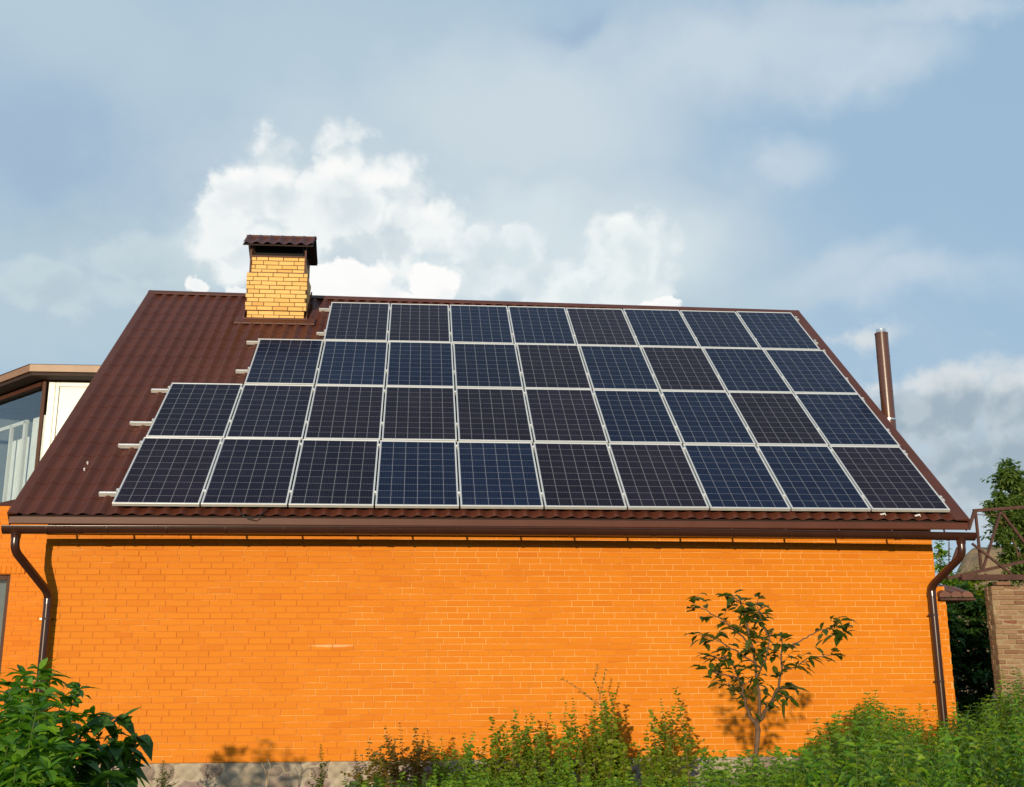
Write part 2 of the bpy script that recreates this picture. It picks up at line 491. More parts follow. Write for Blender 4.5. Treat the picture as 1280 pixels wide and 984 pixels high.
M['leaf_tree'] = leaf_mat('tree_leaf', (0.075, 0.14, 0.03), (0.12, 0.19, 0.04), (0.19, 0.25, 0.06))
M['leaf_vine'] = leaf_mat('vine_leaf', (0.0190, 0.0546, 0.0128), (0.0342, 0.0882, 0.0192), (0.0646, 0.1386, 0.0288))
M['stem_green'] = mat('green_stem', 0.7, build=plain((0.06, 0.10, 0.02), (0.09, 0.13, 0.03), 20.0))
M['stem_brown'] = mat('brown_stem', 0.8, build=plain((0.16, 0.095, 0.05), (0.22, 0.14, 0.08), 20.0))


# ------------------------------------------------------------------ mesh building
class MB:
    def __init__(self):
        self.v = []; self.f = []; self.mi = []; self.k = 0

    def face(self, pts):
        b = len(self.v)
        self.v += [tuple(p) for p in pts]
        self.f.append(tuple(range(b, b + len(pts)))); self.mi.append(self.k)

    def add(self, verts, faces):
        b = len(self.v)
        self.v += [tuple(p) for p in verts]
        for q in faces:
            self.f.append(tuple(b + i for i in q)); self.mi.append(self.k)

    def box(self, x0, x1, y0, y1, z0, z1, mtx=None, bev=0.0):
        if bev <= 0:
            vs = [(x, y, z) for x in (x0, x1) for y in (y0, y1) for z in (z0, z1)]
            fs = [(0, 1, 3, 2), (4, 6, 7, 5), (0, 4, 5, 1), (2, 3, 7, 6), (0, 2, 6, 4), (1, 5, 7, 3)]
        else:
            # chamfered box: three vertices a corner
            vs, ix = [], {}
            X, Y, Z = (x0, x1), (y0, y1), (z0, z1)
            for i in (0, 1):
                for j in (0, 1):
                    for k in (0, 1):
                        sx, sy, sz = (bev if i == 0 else -bev), (bev if j == 0 else -bev), (bev if k == 0 else -bev)
                        ix[i, j, k, 0] = len(vs); vs.append((X[i], Y[j] + sy, Z[k] + sz))
                        ix[i, j, k, 1] = len(vs); vs.append((X[i] + sx, Y[j], Z[k] + sz))
                        ix[i, j, k, 2] = len(vs); vs.append((X[i] + sx, Y[j] + sy, Z[k]))
            fs = []
            for s in (0, 1):
                fs.append(tuple(ix[s, j, k, 0] for j, k in ((0, 0), (1, 0), (1, 1), (0, 1))))
                fs.append(tuple(ix[j, s, k, 1] for j, k in ((0, 0), (1, 0), (1, 1), (0, 1))))
                fs.append(tuple(ix[j, k, s, 2] for j, k in ((0, 0), (1, 0), (1, 1), (0, 1))))
            for a in (0, 1):
                for c in (0, 1):
                    fs.append((ix[a, c, 0, 0], ix[a, c, 1, 0], ix[a, c, 1, 1], ix[a, c, 0, 1]))
                    fs.append((ix[a, 0, c, 0], ix[a, 1, c, 0], ix[a, 1, c, 2], ix[a, 0, c, 2]))
                    fs.append((ix[0, a, c, 1], ix[1, a, c, 1], ix[1, a, c, 2], ix[0, a, c, 2]))
            for i in (0, 1):
                for j in (0, 1):
                    for k in (0, 1):
                        fs.append((ix[i, j, k, 0], ix[i, j, k, 1], ix[i, j, k, 2]))
        if mtx is not None:
            vs = [mtx @ Vector(p) for p in vs]
        self.add(vs, fs)

    def tube(self, pts, radii, n=8, cap=True):
        pts = [Vector(p) for p in pts]
        if not hasattr(radii, '__len__'):
            radii = [radii] * len(pts)
        rings = []
        ref = None
        for i, p in enumerate(pts):
            a = pts[max(i - 1, 0)]; c = pts[min(i + 1, len(pts) - 1)]
            t = (c - a).normalized()
            if ref is None:
                ref = t.orthogonal().normalized()
            ref = (ref - t * ref.dot(t)).normalized()
            bi = t.cross(ref)
            rings.append([p + (ref * math.cos(2 * math.pi * k / n) + bi * math.sin(2 * math.pi * k / n)) * radii[i] for k in range(n)])
        vs = [q for r in rings for q in r]
        fs = []
        for i in range(len(pts) - 1):
            for k in range(n):
                fs.append((i * n + k, i * n + (k + 1) % n, (i + 1) * n + (k + 1) % n, (i + 1) * n + k))
        if cap:
            fs.append(tuple(range(n))[::-1]); fs.append(tuple((len(pts) - 1) * n + k for k in range(n)))
        self.add(vs, fs)

    def bar(self, a, b, w, h=None, up=Vector((0, 1, 0))):
        """rectangular bar from a to b"""
        a, b = Vector(a), Vector(b)
        h = h or w
        t = (b - a).normalized()
        s = t.cross(up).normalized(); u = s.cross(t)
        vs = [p + s * i * w / 2 + u * j * h / 2 for p in (a, b) for i, j in ((-1, -1), (1, -1), (1, 1), (-1, 1))]
        self.add(vs, [(0, 1, 2, 3), (7, 6, 5, 4), (0, 4, 5, 1), (1, 5, 6, 2), (2, 6, 7, 3), (3, 7, 4, 0)])

    def build(self, name, mats, parent=None, smooth=None, loc=None):
        me = bpy.data.meshes.new(name)
        me.from_pydata(self.v, [], self.f)
        if not isinstance(mats, (list, tuple)):
            mats = [mats]
        for m in mats:
            me.materials.append(m)
        if len(mats) > 1:
            me.polygons.foreach_set('material_index', self.mi)
        if smooth is not None:
            me.polygons.foreach_set('use_smooth', [True] * len(me.polygons))
            if smooth < 180:
                me.set_sharp_from_angle(angle=R(smooth))
        me.update()
        o = bpy.data.objects.new(name, me)
        if loc:
            o.location = loc
        if parent:
            o.parent = parent
        COL.objects.link(o)
        return o


def tag(o, label=None, cat=None, group=None, kind=None):
    if label: o['label'] = label
    if cat: o['category'] = cat
    if group: o['group'] = group
    if kind: o['kind'] = kind
    return o


def thing(name, label, cat, group=None, loc=(0, 0, 0)):
    o = bpy.data.objects.new(name, None)
    o.location = loc
    o.empty_display_size = 0.1
    COL.objects.link(o)
    return tag(o, label, cat, group)


PITCH, COURSE, JOINT = 0.2550, 0.0737, 0.0098


def lay_bricks(mb, p0, p1, z0, courses, out, depth=0.10, pitch=PITCH, course=COURSE, joint=JOINT, rng=None, skip=None, hole=None, jit=0.0018, cham=0.0024):
    """bricks as real chamfered blocks along p0->p1, outer face through p0/p1"""
    rng = rng or random
    p0, p1, out = Vector(p0), Vector(p1), Vector(out).normalized()
    L = (p1 - p0).length
    t = (p1 - p0) / L
    offs = 0.0
    for c in range(courses):
        za = z0 + c * course + joint / 2; zb = z0 + (c + 1) * course - joint / 2
        offs = (0.5 * (c % 2) + 0.12 * math.sin(c * 0.45) + rng.choice((0, 0, 0, 0.16, -0.12))) * pitch
        x = -pitch + (offs % pitch)
        short_at = L * (0.11 + 0.02 * math.sin(c * 0.6))
        while x < L:
            w = pitch
            if x < short_at <= x + pitch:
                w = pitch * 0.77
            a = max(x + joint / 2 + rng.uniform(-.0012, .0012), 0.0); b = min(x + w - joint / 2, L)
            x += w
            if b - a < 0.03:
                continue
            if hole and za < hole[3] and zb > hole[2]:
                if a >= hole[0] and b <= hole[1]: continue
                if a < hole[0] < b: b = hole[0]
                elif a < hole[1] < b: a = hole[1]
                if b - a < .03: continue
            if skip and skip((a + b) / 2, (za + zb) / 2):
                continue
            d0 = rng.uniform(-jit, jit)
            tilt = [rng.uniform(-jit, jit) * 0.6 for _ in range(2)]
            dz = rng.uniform(-.0008, .0008)
            k = cham

            def P(s, z, d):
                sy = tilt[0] * (2 * (s - a) / (b - a) - 1) + tilt[1] * (2 * (z - za) / (zb - za) - 1)
                q = p0 + t * s + out * (d + d0 + sy)
                return (q.x, q.y, q.z + z + dz)
            o = [P(a, za, -k), P(b, za, -k), P(b, zb, -k), P(a, zb, -k)]
            i = [P(a + k, za + k, 0), P(b - k, za + k, 0), P(b - k, zb - k, 0), P(a + k, zb - k, 0)]
            r = [P(a, za, -depth), P(b, za, -depth), P(b, zb, -depth), P(a, zb, -depth)]
            fs = [(4, 5, 6, 7), (0, 1, 5, 4), (1, 2, 6, 5), (2, 3, 7, 6), (3, 0, 4, 7),
                  (8, 9, 1, 0), (9, 10, 2, 1), (10, 11, 3, 2), (11, 8, 0, 3)]
            mb.add(o + i + r, fs)


# ------------------------------------------------------------------ terrain
GZ = -0.55
g_ = MB(); g_.face([(-900, -300, GZ), (900, -300, GZ), (900, 1500, GZ), (-900, 1500, GZ)])
tag(g_.build('ground', M['ground']), 'weedy uneven garden ground around the orange brick house', 'ground', kind='structure')


def build_mound():
    mb = MB()
    n, m = 40, 14
    vs, fs = [], []
    rg = random.Random(4)
    ph = [rg.uniform(0, 6.28) for _ in range(6)]
    for i in range(m + 1):
        r = i / m
        for k in range(n):
            a = 2 * math.pi * k / n
            w = 1 + 0.10 * math.sin(2 * a + ph[0]) + 0.06 * math.sin(5 * a + ph[1])
            x = 46.3 + 6.2 * r * w * math.cos(a); y = 66 + 8 * r * w * math.sin(a)
            z = GZ + 10.6 * (math.cos(min(r, 1) * math.pi) * 0.5 + 0.5) ** 0.75 + 0.5 * math.sin(1.7 * x + ph[2]) * math.sin(2.3 * y + ph[3]) * (1 - r)
            vs.append((x, y, z))
    for i in range(m):
        for k in range(n):
            fs.append((i * n + k, i * n + (k + 1) % n, (i + 1) * n + (k + 1) % n, (i + 1) * n + k))
    mb.add(vs, fs)
    tag(mb.build('mound', M['mound'], smooth=180), 'bare tan earth mound far behind the rusty truss', 'mound', kind='structure')


build_mound()

# ------------------------------------------------------------------ the house
house = thing('brick_house', 'orange brick house with brown tiled metal roof carrying the solar panels', 'house', loc=(0, 0, 0))
WX0, WX1 = 0.0, 10.92
PIT = 0.68887                                    # roof pitch (39.5 degrees)
CP, SP = math.cos(PIT), math.sin(PIT)
EY, EZ = -0.515, 2.757                           # eave edge
RX0, RX1 = -0.275, 11.15


def roofp(x, s, h=0.0):
    return Vector((x, EY + s * CP - h * SP, EZ + s * SP + h * CP))


def topS(x):                                     # slope length, the ridge runs very slightly out of level
    return 7.31 - 0.26 * (x - RX0) / (RX1 - RX0)


w = MB()
lay_bricks(w, (WX0, 0, 0), (WX1, 0, 0), 0.0, 41, (0, -1, 0), rng=random.Random(11))
w.k = 1
w.box(WX0 + .002, WX1 - .002, 0.0066, 0.30, 0.0, 3.02)
w.build('wall', [M['brick'], M['mortar']], house)


def gable(x, sgn):
    mb = MB()
    T = 0.30
    xa, xb = (x, x + T) if sgn < 0 else (x - T, x)
    apex_z = EZ + (5.0 - EY) * math.tan(PIT) - 0.12
    zz = lambda y: EZ + (min(y, 10.04 - y) - EY) * math.tan(PIT) - 0.14
    prof = [(0.303, GZ), (9.74, GZ), (9.74, zz(9.74)), (5.02, zz(5.02)), (0.303, zz(0.303))]
    va = [(xa, y, z) for y, z in prof]; vb = [(xb, y, z) for y, z in prof]
    n = len(prof)
    mb.add(va + vb, [tuple(range(n))[::-1], tuple(range(n, 2 * n))] + [(i, (i + 1) % n, n + (i + 1) % n, n + i) for i in range(n)])
    mb.build('gable_wall', M['brick'], house)


gable(WX0, -1); gable(WX1, 1)
rw = MB(); rw.box(WX0, WX1, 9.743, 10.04, GZ, 3.0); rw.build('rear_wall', M['brick'], house)


def stone_face(name, parent, x0, x1, z0, z1, y, seed):
    """rubble masonry: every stone bulges out of its own bed of mortar"""
    rg = random.Random(seed)
    cells = []
    nx_, nz_ = int((x1 - x0) / .24), max(2, int((z1 - z0) / .17))
    for i in range(-1, nx_ + 1):
        for j in range(-1, nz_ + 1):
            cells.append((x0 + (i + .5 + rg.uniform(-.42, .42)) * (x1 - x0) / nx_, z0 + (j + .5 + rg.uniform(-.42, .42)) * (z1 - z0) / nz_, rg.random(), rg.uniform(-.006, .010)))
    cells.sort()
    d = .016
    nx, nz = int((x1 - x0) / d), int((z1 - z0) / d)
    vs, cols = [], []
    tones = [(.20, .145, .115), (.27, .205, .16), (.27, .21, .16), (.22, .16, .14), (.32, .26, .19)]
    lo = 0
    for i in range(nx + 1):
        x = x0 + (x1 - x0) * i / nx
        while cells[lo][0] < x - .62: lo += 1
        near = []
        k = lo
        while k < len(cells) and cells[k][0] < x + .62:
            near.append(cells[k]); k += 1
        for j in range(nz + 1):
            z = z0 + (z1 - z0) * j / nz
            wx = x + .018 * math.sin(z * 31 + x * 9) + .010 * math.sin(x * 57); wz = z + .016 * math.sin(x * 27 + 1) + .010 * math.sin(z * 63 + x * 13)
            ds = sorted(((wx - c[0]) ** 2 + 1.5 * (wz - c[1]) ** 2, c) for c in near)[:2]
            e = math.sqrt(ds[1][0]) - math.sqrt(ds[0][0])
            c = ds[0][1]
            w0 = .016 + .022 * c[2]
            t = max(0, min(1, (e - w0) / .05)); t = t * t * (3 - 2 * t)
            top = min(1, (z1 - z) / .05)
            vs.append((x, y + .012 - (t * (.010 + .6 * c[3]) + .002 * math.sin(x * 71) * math.sin(z * 83)) * top, z))
            b = tones[int(c[2] * 4.99)]
            m = max(0, min(1, (e - w0 * .7) / .02))
            n = 1 + .16 * math.sin(x * 41 + c[2] * 40) * math.sin(z * 47 + c[2] * 30) + rg.uniform(-.08, .08)
            cols.append(tuple((mo * (1 - m) + st * m) * n for mo, st in zip((.36, .30, .225), b)) + (1.0,))
    fs = [(i * (nz + 1) + j, (i + 1) * (nz + 1) + j, (i + 1) * (nz + 1) + j + 1, i * (nz + 1) + j + 1) for i in range(nx) for j in range(nz)]
    mb = MB(); mb.add(vs, fs)
    mb.box(x0, x1, y + .0145, y + .29, z0 - .3, z1)
    o = mb.build(name, M['stone'], parent, smooth=60)
    at_ = o.data.color_attributes.new('stone', 'FLOAT_COLOR', 'POINT')
    cols += [(.40, .33, .25, 1)] * 8
    at_.data.foreach_set('color', [q for c in cols for q in c])
    return o


stone_face('plinth', house, WX0 + .006, WX1 - .006, GZ, -.004, 0.006, 61)

WAVE, STEP = 0.1833, 0.35


def tile_profile(x):
    c = 0.5 + 0.5 * math.cos(2 * math.pi * x / WAVE)
    return c ** 1.2


def tile_sheet(mb, x0, x1, smax, place, nper=8):
    nx = int((x1 - x0) / WAVE * nper)
    rows = []
    k = 0
    top = max(smax(x0), smax(x1))
    while k * STEP < top:
        for fr in ((0.0, 0), (0.33, 0), (0.66, 0), (1.0, 1)):
            rows.append((k, fr[0]))
        k += 1
    base = len(mb.v)
    vs = []
    for (k, fr) in rows:
        for i in range(nx + 1):
            x = x0 + (x1 - x0) * i / nx
            pf = tile_profile(x)
            s = k * STEP + fr * STEP
            lip = 0.030 * (1 - pf)                      # scalloped lower lips
            s = s + lip * (1 if 0 < s else 1)
            h = 0.046 * pf + 0.0058 * (1 - fr)
            sm = smax(x)
            if s > sm: s = sm
            vs.append(place(x, s, h))
    fs = []
    for r in range(len(rows) - 1):
        for i in range(nx):
            a = r * (nx + 1) + i
            fs.append((a, a + 1, a + nx + 2, a + nx + 1))
    mb.add(vs, fs)


rf = MB()
tile_sheet(rf, RX0, RX1, topS, roofp)
roof = rf.build('roof', M['tile_metal'], house, smooth=35)
# underside deck, and the rear slope
dk = MB()
for fy in (1, -1):
    P = (lambda x, s, h: roofp(x, s, h)) if fy == 1 else (lambda x, s, h: Vector((x, 2 * (EY + topS(x) * CP) - roofp(x, s, h).y, roofp(x, s, h).z)))
    a = [P(RX0 + .02, 0.02, -0.012), P(RX1 - .02, 0.02, -0.012), P(RX1 - .02, topS(RX1) - .01, -0.012), P(RX0 + .02, topS(RX0) - .01, -0.012)]
    b = [P(RX0 + .02, 0.02, -0.05), P(RX1 - .02, 0.02, -0.05), P(RX1 - .02, topS(RX1) - .01, -0.05), P(RX0 + .02, topS(RX0) - .01, -0.05)]
    dk.add(a + b, [(0, 1, 2, 3), (7, 6, 5, 4), (0, 4, 5, 1), (1, 5, 6, 2), (2, 6, 7, 3), (3, 7, 4, 0)])
dk.build('roof_deck', M['under_metal'], roof)
rr = MB()
tile_sheet(rr, RX0, RX1, topS, lambda x, s, h: Vector((x, 2 * (EY + topS(x) * CP) - roofp(x, s, h).y, roofp(x, s, h).z)), 6)
rr.build('rear_slope', M['tile_metal'], roof, smooth=35)


def strip(mb, prof_a, prof_b, close=False):
    """loft two matching profiles"""
    n = len(prof_a)
    fs = [(i, (i + 1) % n, n + (i + 1) % n, n + i) for i in range(n if close else n - 1)]
    if close:
        fs += [tuple(range(n))[::-1], tuple(range(n, 2 * n))]
    mb.add(list(prof_a) + list(prof_b), fs)


# ridge cap: a shallow folded strip
rc = MB()


def ridge_prof(x):
    top = roofp(x, topS(x), 0.045)
    d = Vector((0, CP, SP))
    return [top - d * 0.11, top - d * 0.11 + Vector((0, 0, .012)), top + Vector((0, 0.0, 0.018)), Vector((x, top.y + 0.11 * CP, top.z - 0.11 * SP + .012)),
            Vector((x, top.y + 0.11 * CP, top.z - 0.11 * SP))]


strip(rc, ridge_prof(RX0 - .02), ridge_prof(RX1 + .02), True)
rc.build('ridge_cap', M['trim_metal'], roof)
# verge trims down both slanting edges
for xx, sg in ((RX0, -1), (RX1, 1)):
    vt = MB()
    w_in = 0.10 if sg < 0 else 0.17

    def vprof(s, xx=xx, sg=sg, w_in=w_in):
        return [roofp(xx - sg * w_in, s, .040), roofp(xx - sg * w_in, s, .049), roofp(xx - sg * .012, s, .062), roofp(xx + sg * .012, s, .060), roofp(xx + sg * .012, s, -.11), roofp(xx, s, -.11), roofp(xx, s, .035)]
    strip(vt, vprof(-0.015), vprof(topS(xx) + .01), True)
    vt.build('verge_trim', M['trim_metal'], roof)
# eave flashing: the lighter band under the tiles
ef = MB()
ef_prof = lambda x: [Vector((x, EY - .012, EZ - .004)), Vector((x, EY - .016, EZ - .078)), Vector((x, EY - .004, EZ - .090)), Vector((x, EY + .010, EZ - .086)), Vector((x, EY + .006, EZ - .006))]
strip(ef, ef_prof(RX0 + .005), ef_prof(RX1 - .005), True)
ef.build('eave_flashing', M['trim_metal'], roof)
# rafters' tails under the overhang
for i in range(13):
    xx = 0.35 + i * 0.86
    rm = MB()
    rm.bar(roofp(xx, 0.10, -0.11), roofp(xx, 0.78, -0.11), 0.06, 0.11, up=Vector((0, -SP, CP)))
    rm.build('rafter_tail', M['wood'], roof)

# gutter: half round trough with a rolled front lip
GY, GR = -0.612, 0.073


def gut_z(x):
    return 2.622 + 0.022 * (1 - ((x - 5.2) / 5.6) ** 2) - 0.0012 * x


gm = MB()
gx = [-0.285 + (11.16 + 0.285) * i / 24 for i in range(25)]
prof = []
for k in range(13):
    a = math.pi * k / 12
    prof.append((-math.cos(a) * GR, -math.sin(a) * GR * 1.12))
for k in range(13):
    a = math.pi * (12 - k) / 12
    prof.append((-math.cos(a) * (GR - .004), -math.sin(a) * (GR - .004) * 1.12))
rings = [[(x, GY + py, gut_z(x) + pz) for py, pz in prof] for x in gx]
nv = len(prof)
fs = []
for i in range(len(gx) - 1):
    for k in range(nv):
        fs.append((i * nv + k, i * nv + (k + 1) % nv, (i + 1) * nv + (k + 1) % nv, (i + 1) * nv + k))
gm.add([p for r in rings for p in r], fs)
gutter = gm.build('gutter', M['gutter_metal'], house, smooth=40)
lip = MB(); lip.tube([(x, GY - GR - .002, gut_z(x) + .002) for x in gx], 0.0085, 8)
lip.build('gutter_lip', M['gutter_metal'], gutter, smooth=60)
for xe in (gx[0], gx[-1]):
    e = MB()
    pr = [(-math.cos(math.pi * k / 12) * (GR + .003), -math.sin(math.pi * k / 12) * (GR + .003) * 1.12) for k in range(13)]
    e.add([(xe + dx, GY + a, gut_z(xe) + b + .002) for dx in (-.006, .006) for a, b in pr],
          [tuple(range(13))[::-1], tuple(range(13, 26))] + [(i, (i + 1) % 13, 13 + (i + 1) % 13, 13 + i) for i in range(13)])
    e.build('end_cap', M['gutter_metal'], gutter, smooth=40)
for i in range(17):
    xx = 0.20 + i * 0.665
    b = MB()
    pr = [(-math.cos(math.pi * k / 10) * (GR + .004), -math.sin(math.pi * k / 10) * (GR + .004) * 1.12) for k in range(11)]
    pts = [(xx, GY + a, gut_z(xx) + c) for a, c in pr]
    for (A, B) in zip(pts[:-1], pts[1:]):
        b.bar(A, B, 0.022, 0.004, up=Vector((0, (A[1] + B[1]) / 2 - GY, (A[2] + B[2]) / 2 - gut_z(xx))))
    b.bar((xx, GY + GR + .003, gut_z(xx) - .01), (xx, EY + .03, EZ + .02), 0.022, 0.005)
    b.build('bracket', M['gutter_metal'], gutter)
for xx in (0.55, 3.9, 7.2, 10.2):
    b = MB()
    pr = [(-math.cos(math.pi * k / 12) * (GR + .006), -math.sin(math.pi * k / 12) * (GR + .006) * 1.12) for k in range(13)]
    b.add([(xx + dx, GY + a, gut_z(xx) + c) for dx in (-.035, .035) for a, c in pr], [(i, i + 1, 14 + i, 13 + i) for i in range(12)])
    b.build('joint_sleeve', M['gutter_metal'], gutter, smooth=60)


def arc_path(pts, rad=0.07, n=5):
    pts = [Vector(p) for p in pts]
    out = [pts[0]]
    for a, b, c in zip(pts[:-2], pts[1:-1], pts[2:]):
        u = (a - b).normalized(); v2 = (c - b).normalized()
        for k in range(n + 1):
            t = k / n
            out.append((b + u * rad) * (1 - t) ** 2 + b * 2 * t * (1 - t) + (b + v2 * rad) * t * t)
    out.append(pts[-1])
    return out


def downpipe(xo, xw, z1, z2, clips):
    mb = MB()
    zt = gut_z(xo) - 0.055
    mb.tube(arc_path([(xo, GY, zt), (xo, GY, z1), (xw, -0.105, z2), (xw, -0.105, GZ + .12)], 0.085), 0.048, 16)
    dp = mb.build('downpipe', M['gutter_metal'], house, smooth=50)
    f = MB(); f.tube([(xo, GY, zt + .02), (xo, GY, zt - .03), (xo, GY, zt - .075)], [0.075, 0.056, 0.052], 16)
    f.build('outlet', M['gutter_metal'], dp, smooth=50)
    s = MB(); s.tube([(xw, -.105, z2 - .06), (xw, -.105, z2 - .12)], 0.0515, 16); s.build('sleeve', M['gutter_metal'], dp, smooth=50)
    for zc in clips:
        c = MB(); c.tube([(xw, -.105, zc - .012), (xw, -.105, zc + .012)], 0.0525, 16)
        c.bar((xw - .045, -.10, zc), (xw - .075, -.10, zc), .018, .012); c.bar((xw + .04, -.08, zc), (xw + .04, .01, zc), .012, .016, up=Vector((0, 0, 1)))
        c.build('clip', M['gutter_metal'], dp)


pL = at(18, 688, GY); pL2 = at(61, 742, -.105); pR = at(1203, 694, GY); pR2 = at(1164, 733, -.105)
downpipe(pL.x, pL2.x, pL.z, pL2.z, (1.62, 0.55))
downpipe(pR.x, pR2.x, pR.z, pR2.z, (1.66, 0.86))

# chimney
chim = thing_parent = None
cb = MB()
CY0, CY1 = 4.20, 4.86
rg = random.Random(3)


def stack(mb, x0, x1, y0, y1, z0, n):
    mb.k = 0
    lay_bricks(mb, (x0, y0, 0), (x1, y0, 0), z0, n, (0, -1, 0), depth=.11, rng=rg, joint=.011, jit=.004, pitch=.252)
    lay_bricks(mb, (x1, y0 + .112, 0), (x1, y1, 0), z0, n, (1, 0, 0), depth=.11, rng=rg, joint=.011, jit=.003)
    lay_bricks(mb, (x0, y1, 0), (x0, y0 + .112, 0), z0, n, (-1, 0, 0), depth=.11, rng=rg, joint=.011, jit=.003)
    mb.k = 1
    mb.box(x0 + .010, x1 - .010, y0 + .010, y1 - .004, z0, z0 + n * COURSE - .002)


stack(cb, 1.535, 2.465, CY0 + .02, CY1 - .02, 6.62, 3)
stack(cb, 1.500, 2.500, CY0, CY1, 6.62 + 3 * COURSE, 9)
stack(cb, 1.545, 2.455, CY0 + .03, CY1 - .03, 6.62 + 12 * COURSE, 4)
ztop = 6.62 + 16 * COURSE
chim = cb.build('chimney', [M['yellow_brick'], M['dark_mortar']], house)
fl = MB()
za = roofp(0, (CY0 - EY) / CP).z
fl.box(1.49, 2.51, CY0 - .035, CY0 + .012, za - .06, 6.70, bev=.004)
for sx in (1.478, 2.502):
    mtx = None
    fl.add([(sx, CY0 - .03, za - .05), (sx + .02, CY0 - .03, za - .05), (sx + .02, CY1 + .03, za + .72), (sx, CY1 + .03, za + .72),
            (sx, CY0 - .03, za + .10), (sx + .02, CY0 - .03, za + .10), (sx + .02, CY1 + .03, za + .78), (sx, CY1 + .03, za + .78)],
           [(0, 1, 2, 3), (4, 7, 6, 5), (0, 4, 5, 1), (1, 5, 6, 2), (2, 6, 7, 3), (3, 7, 4, 0)])
s0 = (CY0 - EY) / CP
a, b, c, d = [roofp(x, s, .052) for x, s in ((1.36, s0 - .16), (2.66, s0 - .16), (2.66, s0 + .10), (1.36, s0 + .10))]
lo = [p + Vector((0, .002, -.02)) for p in (a, b, c, d)]
fl.add([a, b, c, d] + lo, [(0, 1, 2, 3), (0, 4, 5, 1), (1, 5, 6, 2), (2, 6, 7, 3), (3, 7, 4, 0)])
fl.build('flashing', M['trim_metal'], chim)
bd = MB()
bd.box(1.532, 2.468, CY0 + .014, CY1 - .014, ztop - .012, ztop + .014)
bd.box(1.532, 2.468, CY0 + .016, CY0 + .030, 6.62 + 12 * COURSE - .004, 6.62 + 12 * COURSE + .016)
bd.build('steel_band', M['trim_metal'], chim)
CAPZ = 7.945
for (sx, sy) in ((1.535, CY0 + .015), (2.440, CY0 + .015), (1.535, CY1 - .04), (2.440, CY1 - .04)):
    p = MB(); p.box(sx, sx + .028, sy, sy + .028, 6.62 + 12 * COURSE, CAPZ + .05); p.build('post', M['trim_metal'], chim)
so = MB(); so.box(1.60, 2.40, CY0 + .14, CY1 - .10, ztop, CAPZ + .10); so.build('flue_core', M['matt_black'], chim)  # plain black box filling the opening under the cap
# tiled gable cap
CX0, CX1, CF, CB_ = 1.424, 2.586, 4.06, 5.00
CM = (CF + CB_) / 2
crise = 0.315
cp = MB()
cl = math.hypot(CM - CF, crise); cc, cs = (CM - CF) / cl, crise / cl


def cap_front(x, s, h):
    return Vector((x, CF + s * cc - h * cs, CAPZ + s * cs + h * cc))


def cap_back(x, s, h):
    q = cap_front(x, s, h); return Vector((x, 2 * CM - q.y, q.z))


tile_sheet(cp, CX0, CX1, lambda x: cl, cap_front)
tile_sheet(cp, CX0, CX1, lambda x: cl, cap_back)
cap = cp.build('chimney_cap', M['tile_metal'], chim, smooth=35)
cu = MB()
for P in (cap_front, cap_back):
    a = [P(CX0 + .003, .012, -.004), P(CX1 - .003, .012, -.004), P(CX1 - .003, cl, -.004), P(CX0 + .003, cl, -.004)]
    b = [P(CX0 + .003, .012, -.018), P(CX1 - .003, .012, -.018), P(CX1 - .003, cl, -.018), P(CX0 + .003, cl, -.018)]
    cu.add(a + b, [(0, 1, 2, 3), (7, 6, 5, 4), (0, 4, 5, 1), (1, 5, 6, 2), (2, 6, 7, 3), (3, 7, 4, 0)])
cu.build('cap_lining', M['under_metal'], chim)
cr = MB(); cr.tube([(CX0 - .01, CM, CAPZ + crise + .01), (CX1 + .01, CM, CAPZ + crise + .01)], .03, 10); cr.build('cap_ridge', M['trim_metal'], chim, smooth=50)

# two pale roofing screws left of the array
for px, py in ((109.5, 578.5), (105.5, 586.5)):
    dd = ray(px, py); nn = Vector((0, -SP, CP)); pt = roofp(0, 0, .04)
    q = CAM + dd * ((pt - CAM).dot(nn) / dd.dot(nn))
    s = MB(); s.tube([q - nn * .02, q + nn * .012], 0.011, 8); s.build('roof_screw', M['pale'], roof)

# twin-wall flue beside the right gable
fx, fy = 11.49, 2.25
fm = MB()
ftop = at(1099, 419, fy).z
fm.tube([(fx, fy, 2.2), (fx, fy, ftop)], 0.098, 24)
flue = thing('flue_pipe', 'tall brown metal flue pipe with bright steel tip beside right roof edge', 'flue', loc=(0, 0, 0))
fm.build('pipe', M['flue'], flue, smooth=50)
q = MB(); q.tube([(fx, fy, ftop), (fx, fy, ftop + .03)], 0.101, 24); q.build('collar', M['flue'], flue, smooth=50)
q = MB(); q.tube([(fx, fy, ftop + .03), (fx, fy, ftop + .06), (fx, fy, ftop + .09)], [0.080, .072, 0.070], 24); q.build('steel_tip', M['steel_bright'], flue, smooth=50)
for zc in (at(1108, 490, fy).z, at(1110, 446, fy).z):
    q = MB(); q.tube([(fx, fy, zc - .008), (fx, fy, zc + .008)], 0.1005, 24); q.build('seam_ring', M['flue'], flue, smooth=50)
zc = at(1113, 525, fy).z
q = MB(); q.tube([(fx, fy, zc - .012), (fx, fy, zc + .012)], 0.103, 24); q.build('clamp_band', M['steel_bright'], flue, smooth=50)
q = MB(); q.bar((fx - .09, fy, zc - .25), (10.9, fy, zc - .25), .03, .03); q.build('wall_bracket', M['flue'], flue)

